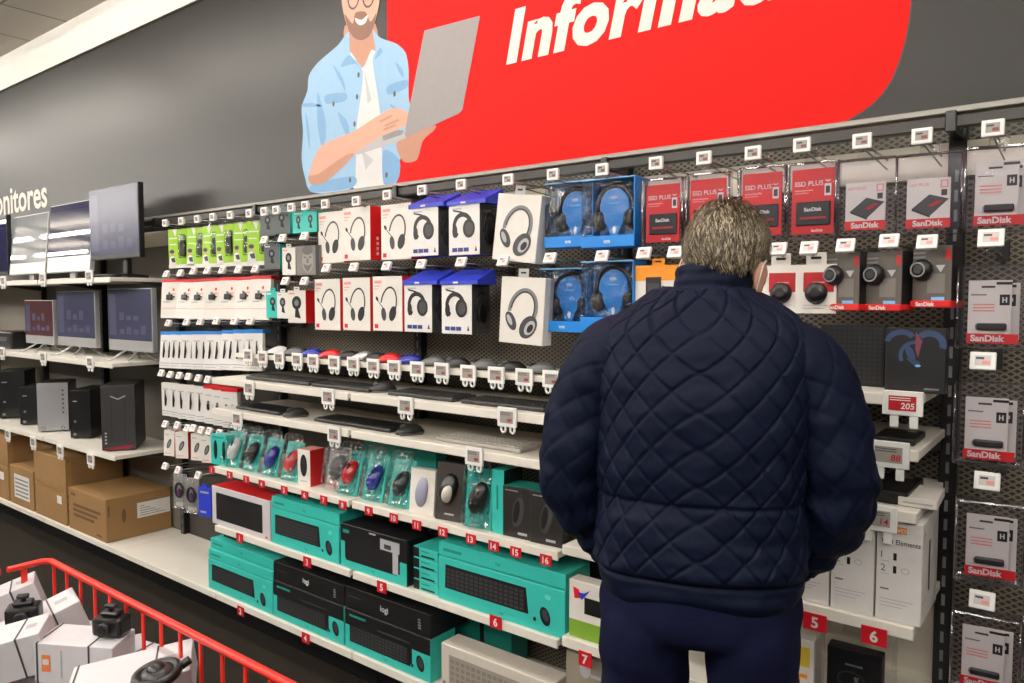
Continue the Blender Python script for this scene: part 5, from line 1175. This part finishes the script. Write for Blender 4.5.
for a in range(nv):
    for c in range(nu):
        f = [a * nu + c, a * nu + (c + 1) % nu, (a + 1) * nu + (c + 1) % nu, (a + 1) * nu + c]
        if all(ok[q] for q in f): fs.append(f)
b.add(vs, fs, HD, True); hair = b.build('hair', man, 'short grey brown hair')
random.seed(3); b = MB(); geo = {0: ([], []), 1: ([], []), 2: ([], [])}
crown = Vector((.01, -.055, .118)); R3 = HRd.to_3x3()
for _ in range(15000):
    d = Vector((random.gauss(0, 1), random.gauss(0, 1), random.gauss(0, 1))).normalized()
    p = HC + Vector((d.x * HRr.x, d.y * HRr.y, d.z * HRr.z))
    if not hairy(p): continue
    n = Vector((d.x / HRr.x, d.y / HRr.y, d.z / HRr.z)).normalized()
    fl = (p - crown).normalized() * .7 + Vector((.35, 0, -.75)) + Vector((noise.noise(p * 22), noise.noise(p * 22 + Vector((9, 0, 0))), noise.noise(p * 22 + Vector((0, 9, 0))))) * .9
    t = (fl - n * fl.dot(n)).normalized(); t = (t + Vector((random.gauss(0, .2), random.gauss(0, .2), random.gauss(0, .2)))); t = (t - n * t.dot(n)).normalized()
    L = random.uniform(.014, .032) * (.65 if p.z < -.01 else 1.0); w = t.cross(n) * random.uniform(.0005, .0011)
    lift = random.uniform(.001, .008) * (1.5 if p.z > .09 else 1)
    q0, q1, q2 = p, p + t * L * .55 + n * lift, p + t * L + n * (lift * .9 - .002)
    hue = noise.noise(p * 30) * .25 + random.random() - (.22 if p.z > .1 else 0) + .12 * (abs(p.x) > .055)
    g = 0 if hue < .36 else (1 if hue < .74 else 2); V, F = geo[g]; o_ = len(V)
    V += [tuple(HRd @ q) for q in (q0 - w, q0 + w, q1 - w, q1 + w, q2)]; F += [[o_, o_ + 1, o_ + 3, o_ + 2], [o_ + 2, o_ + 3, o_ + 4]]
for g, m in ((0, HD), (1, HM), (2, HL)): b.add(geo[g][0], geo[g][1], m, True)
st = b.build('hair_strands', hair); st['kind'] = 'stuff'
# face mask and its ear loops
MASKW = mat('white_mask_cloth', (222, 220, 218), .7)
b = MB(); vs = []; fs = []
for a in range(13):
    for c in range(21):
        ph = -.9 + 1.45 * a / 12; t = PI / 2 - 1.25 + 2.5 * c / 20
        vs.append(tuple(HRd @ Vector((.069 * math.cos(ph) * math.cos(t), .036 + .084 * math.cos(ph) * math.sin(t), -.052 + .068 * math.sin(ph)))))
for a in range(12):
    for c in range(20): fs.append([a * 21 + c, a * 21 + c + 1, (a + 1) * 21 + c + 1, (a + 1) * 21 + c])
b.add(vs, fs, MASKW, True); mk = b.build('face_mask', man, 'white face mask')
for s in (-1, 1):
    b = MB(); b.tube([tuple(HRd @ Vector((s * q[0], q[1], q[2]))) for q in spline([(.064, .05, -.03), (.078, .03, -.008), (.086, .004, .012), (.091, -.022, -.008), (.089, -.022, -.036), (.08, .0, -.062), (.064, .04, -.08)], 30)], .0016, MASKW, 6); b.build('ear_loop', mk)

# ------------------------------------------------------------------ light: rows of ceiling strips over the aisle, dim store all around
LAMP = bpy.data.materials.new('lamp_tube'); LAMP.use_nodes = True; _b = LAMP.node_tree.nodes['Principled BSDF']
_b.inputs['Emission Color'].default_value = (1, .955, .89, 1); _b.inputs['Emission Strength'].default_value = 44
def strip(x, y, z, w_, L=2.3):
    o = thing('ceiling_light')
    b = MB(); b.tube([(-L / 2, 0, 0), (L / 2, 0, 0)], (.03 if y > 0 else .032), LAMP, 10); b.build('lamp_tube', o)
    for s_ in (-1, 1): b = MB(); b.tube([(s_ * L * .4, 0, .03), (s_ * L * .4, 0, ZC - z)], .004, STEEL, 6); b.build('hanger', o)
    tag(o, 'white strip lamp over the aisle, ' + w_, 'ceiling light', 'strip lamps over the aisle', (x, y, z))
for i, x in enumerate((-19.0, -16.0, -13.1, -10.2, -7.4, -4.6, -1.8, 1.0)):
    for j, y in enumerate((1.0, -1.1, -2.05, -3.0)):
        if j == 0 and i < 3: continue
        strip(x, y, 3.3 if j == 0 else 3.2, '%s row from the shelves, %s from left' % (NTH[j], NTH[i]))
w = bpy.data.worlds.new('store'); S.world = w; w.use_nodes = True
w.node_tree.nodes['Background'].inputs[0].default_value = (1, .95, .88, 1); w.node_tree.nodes['Background'].inputs[1].default_value = .13
S.view_settings.view_transform = 'Standard'; S.view_settings.look = 'None'; S.view_settings.gamma = 1; S.view_settings.use_curve_mapping = False
S.view_settings.exposure = .0
S.cycles.transparent_max_bounces = 40; S.cycles.max_bounces = 8; S.cycles.use_denoising = True; S.cycles.sample_clamp_indirect = 4
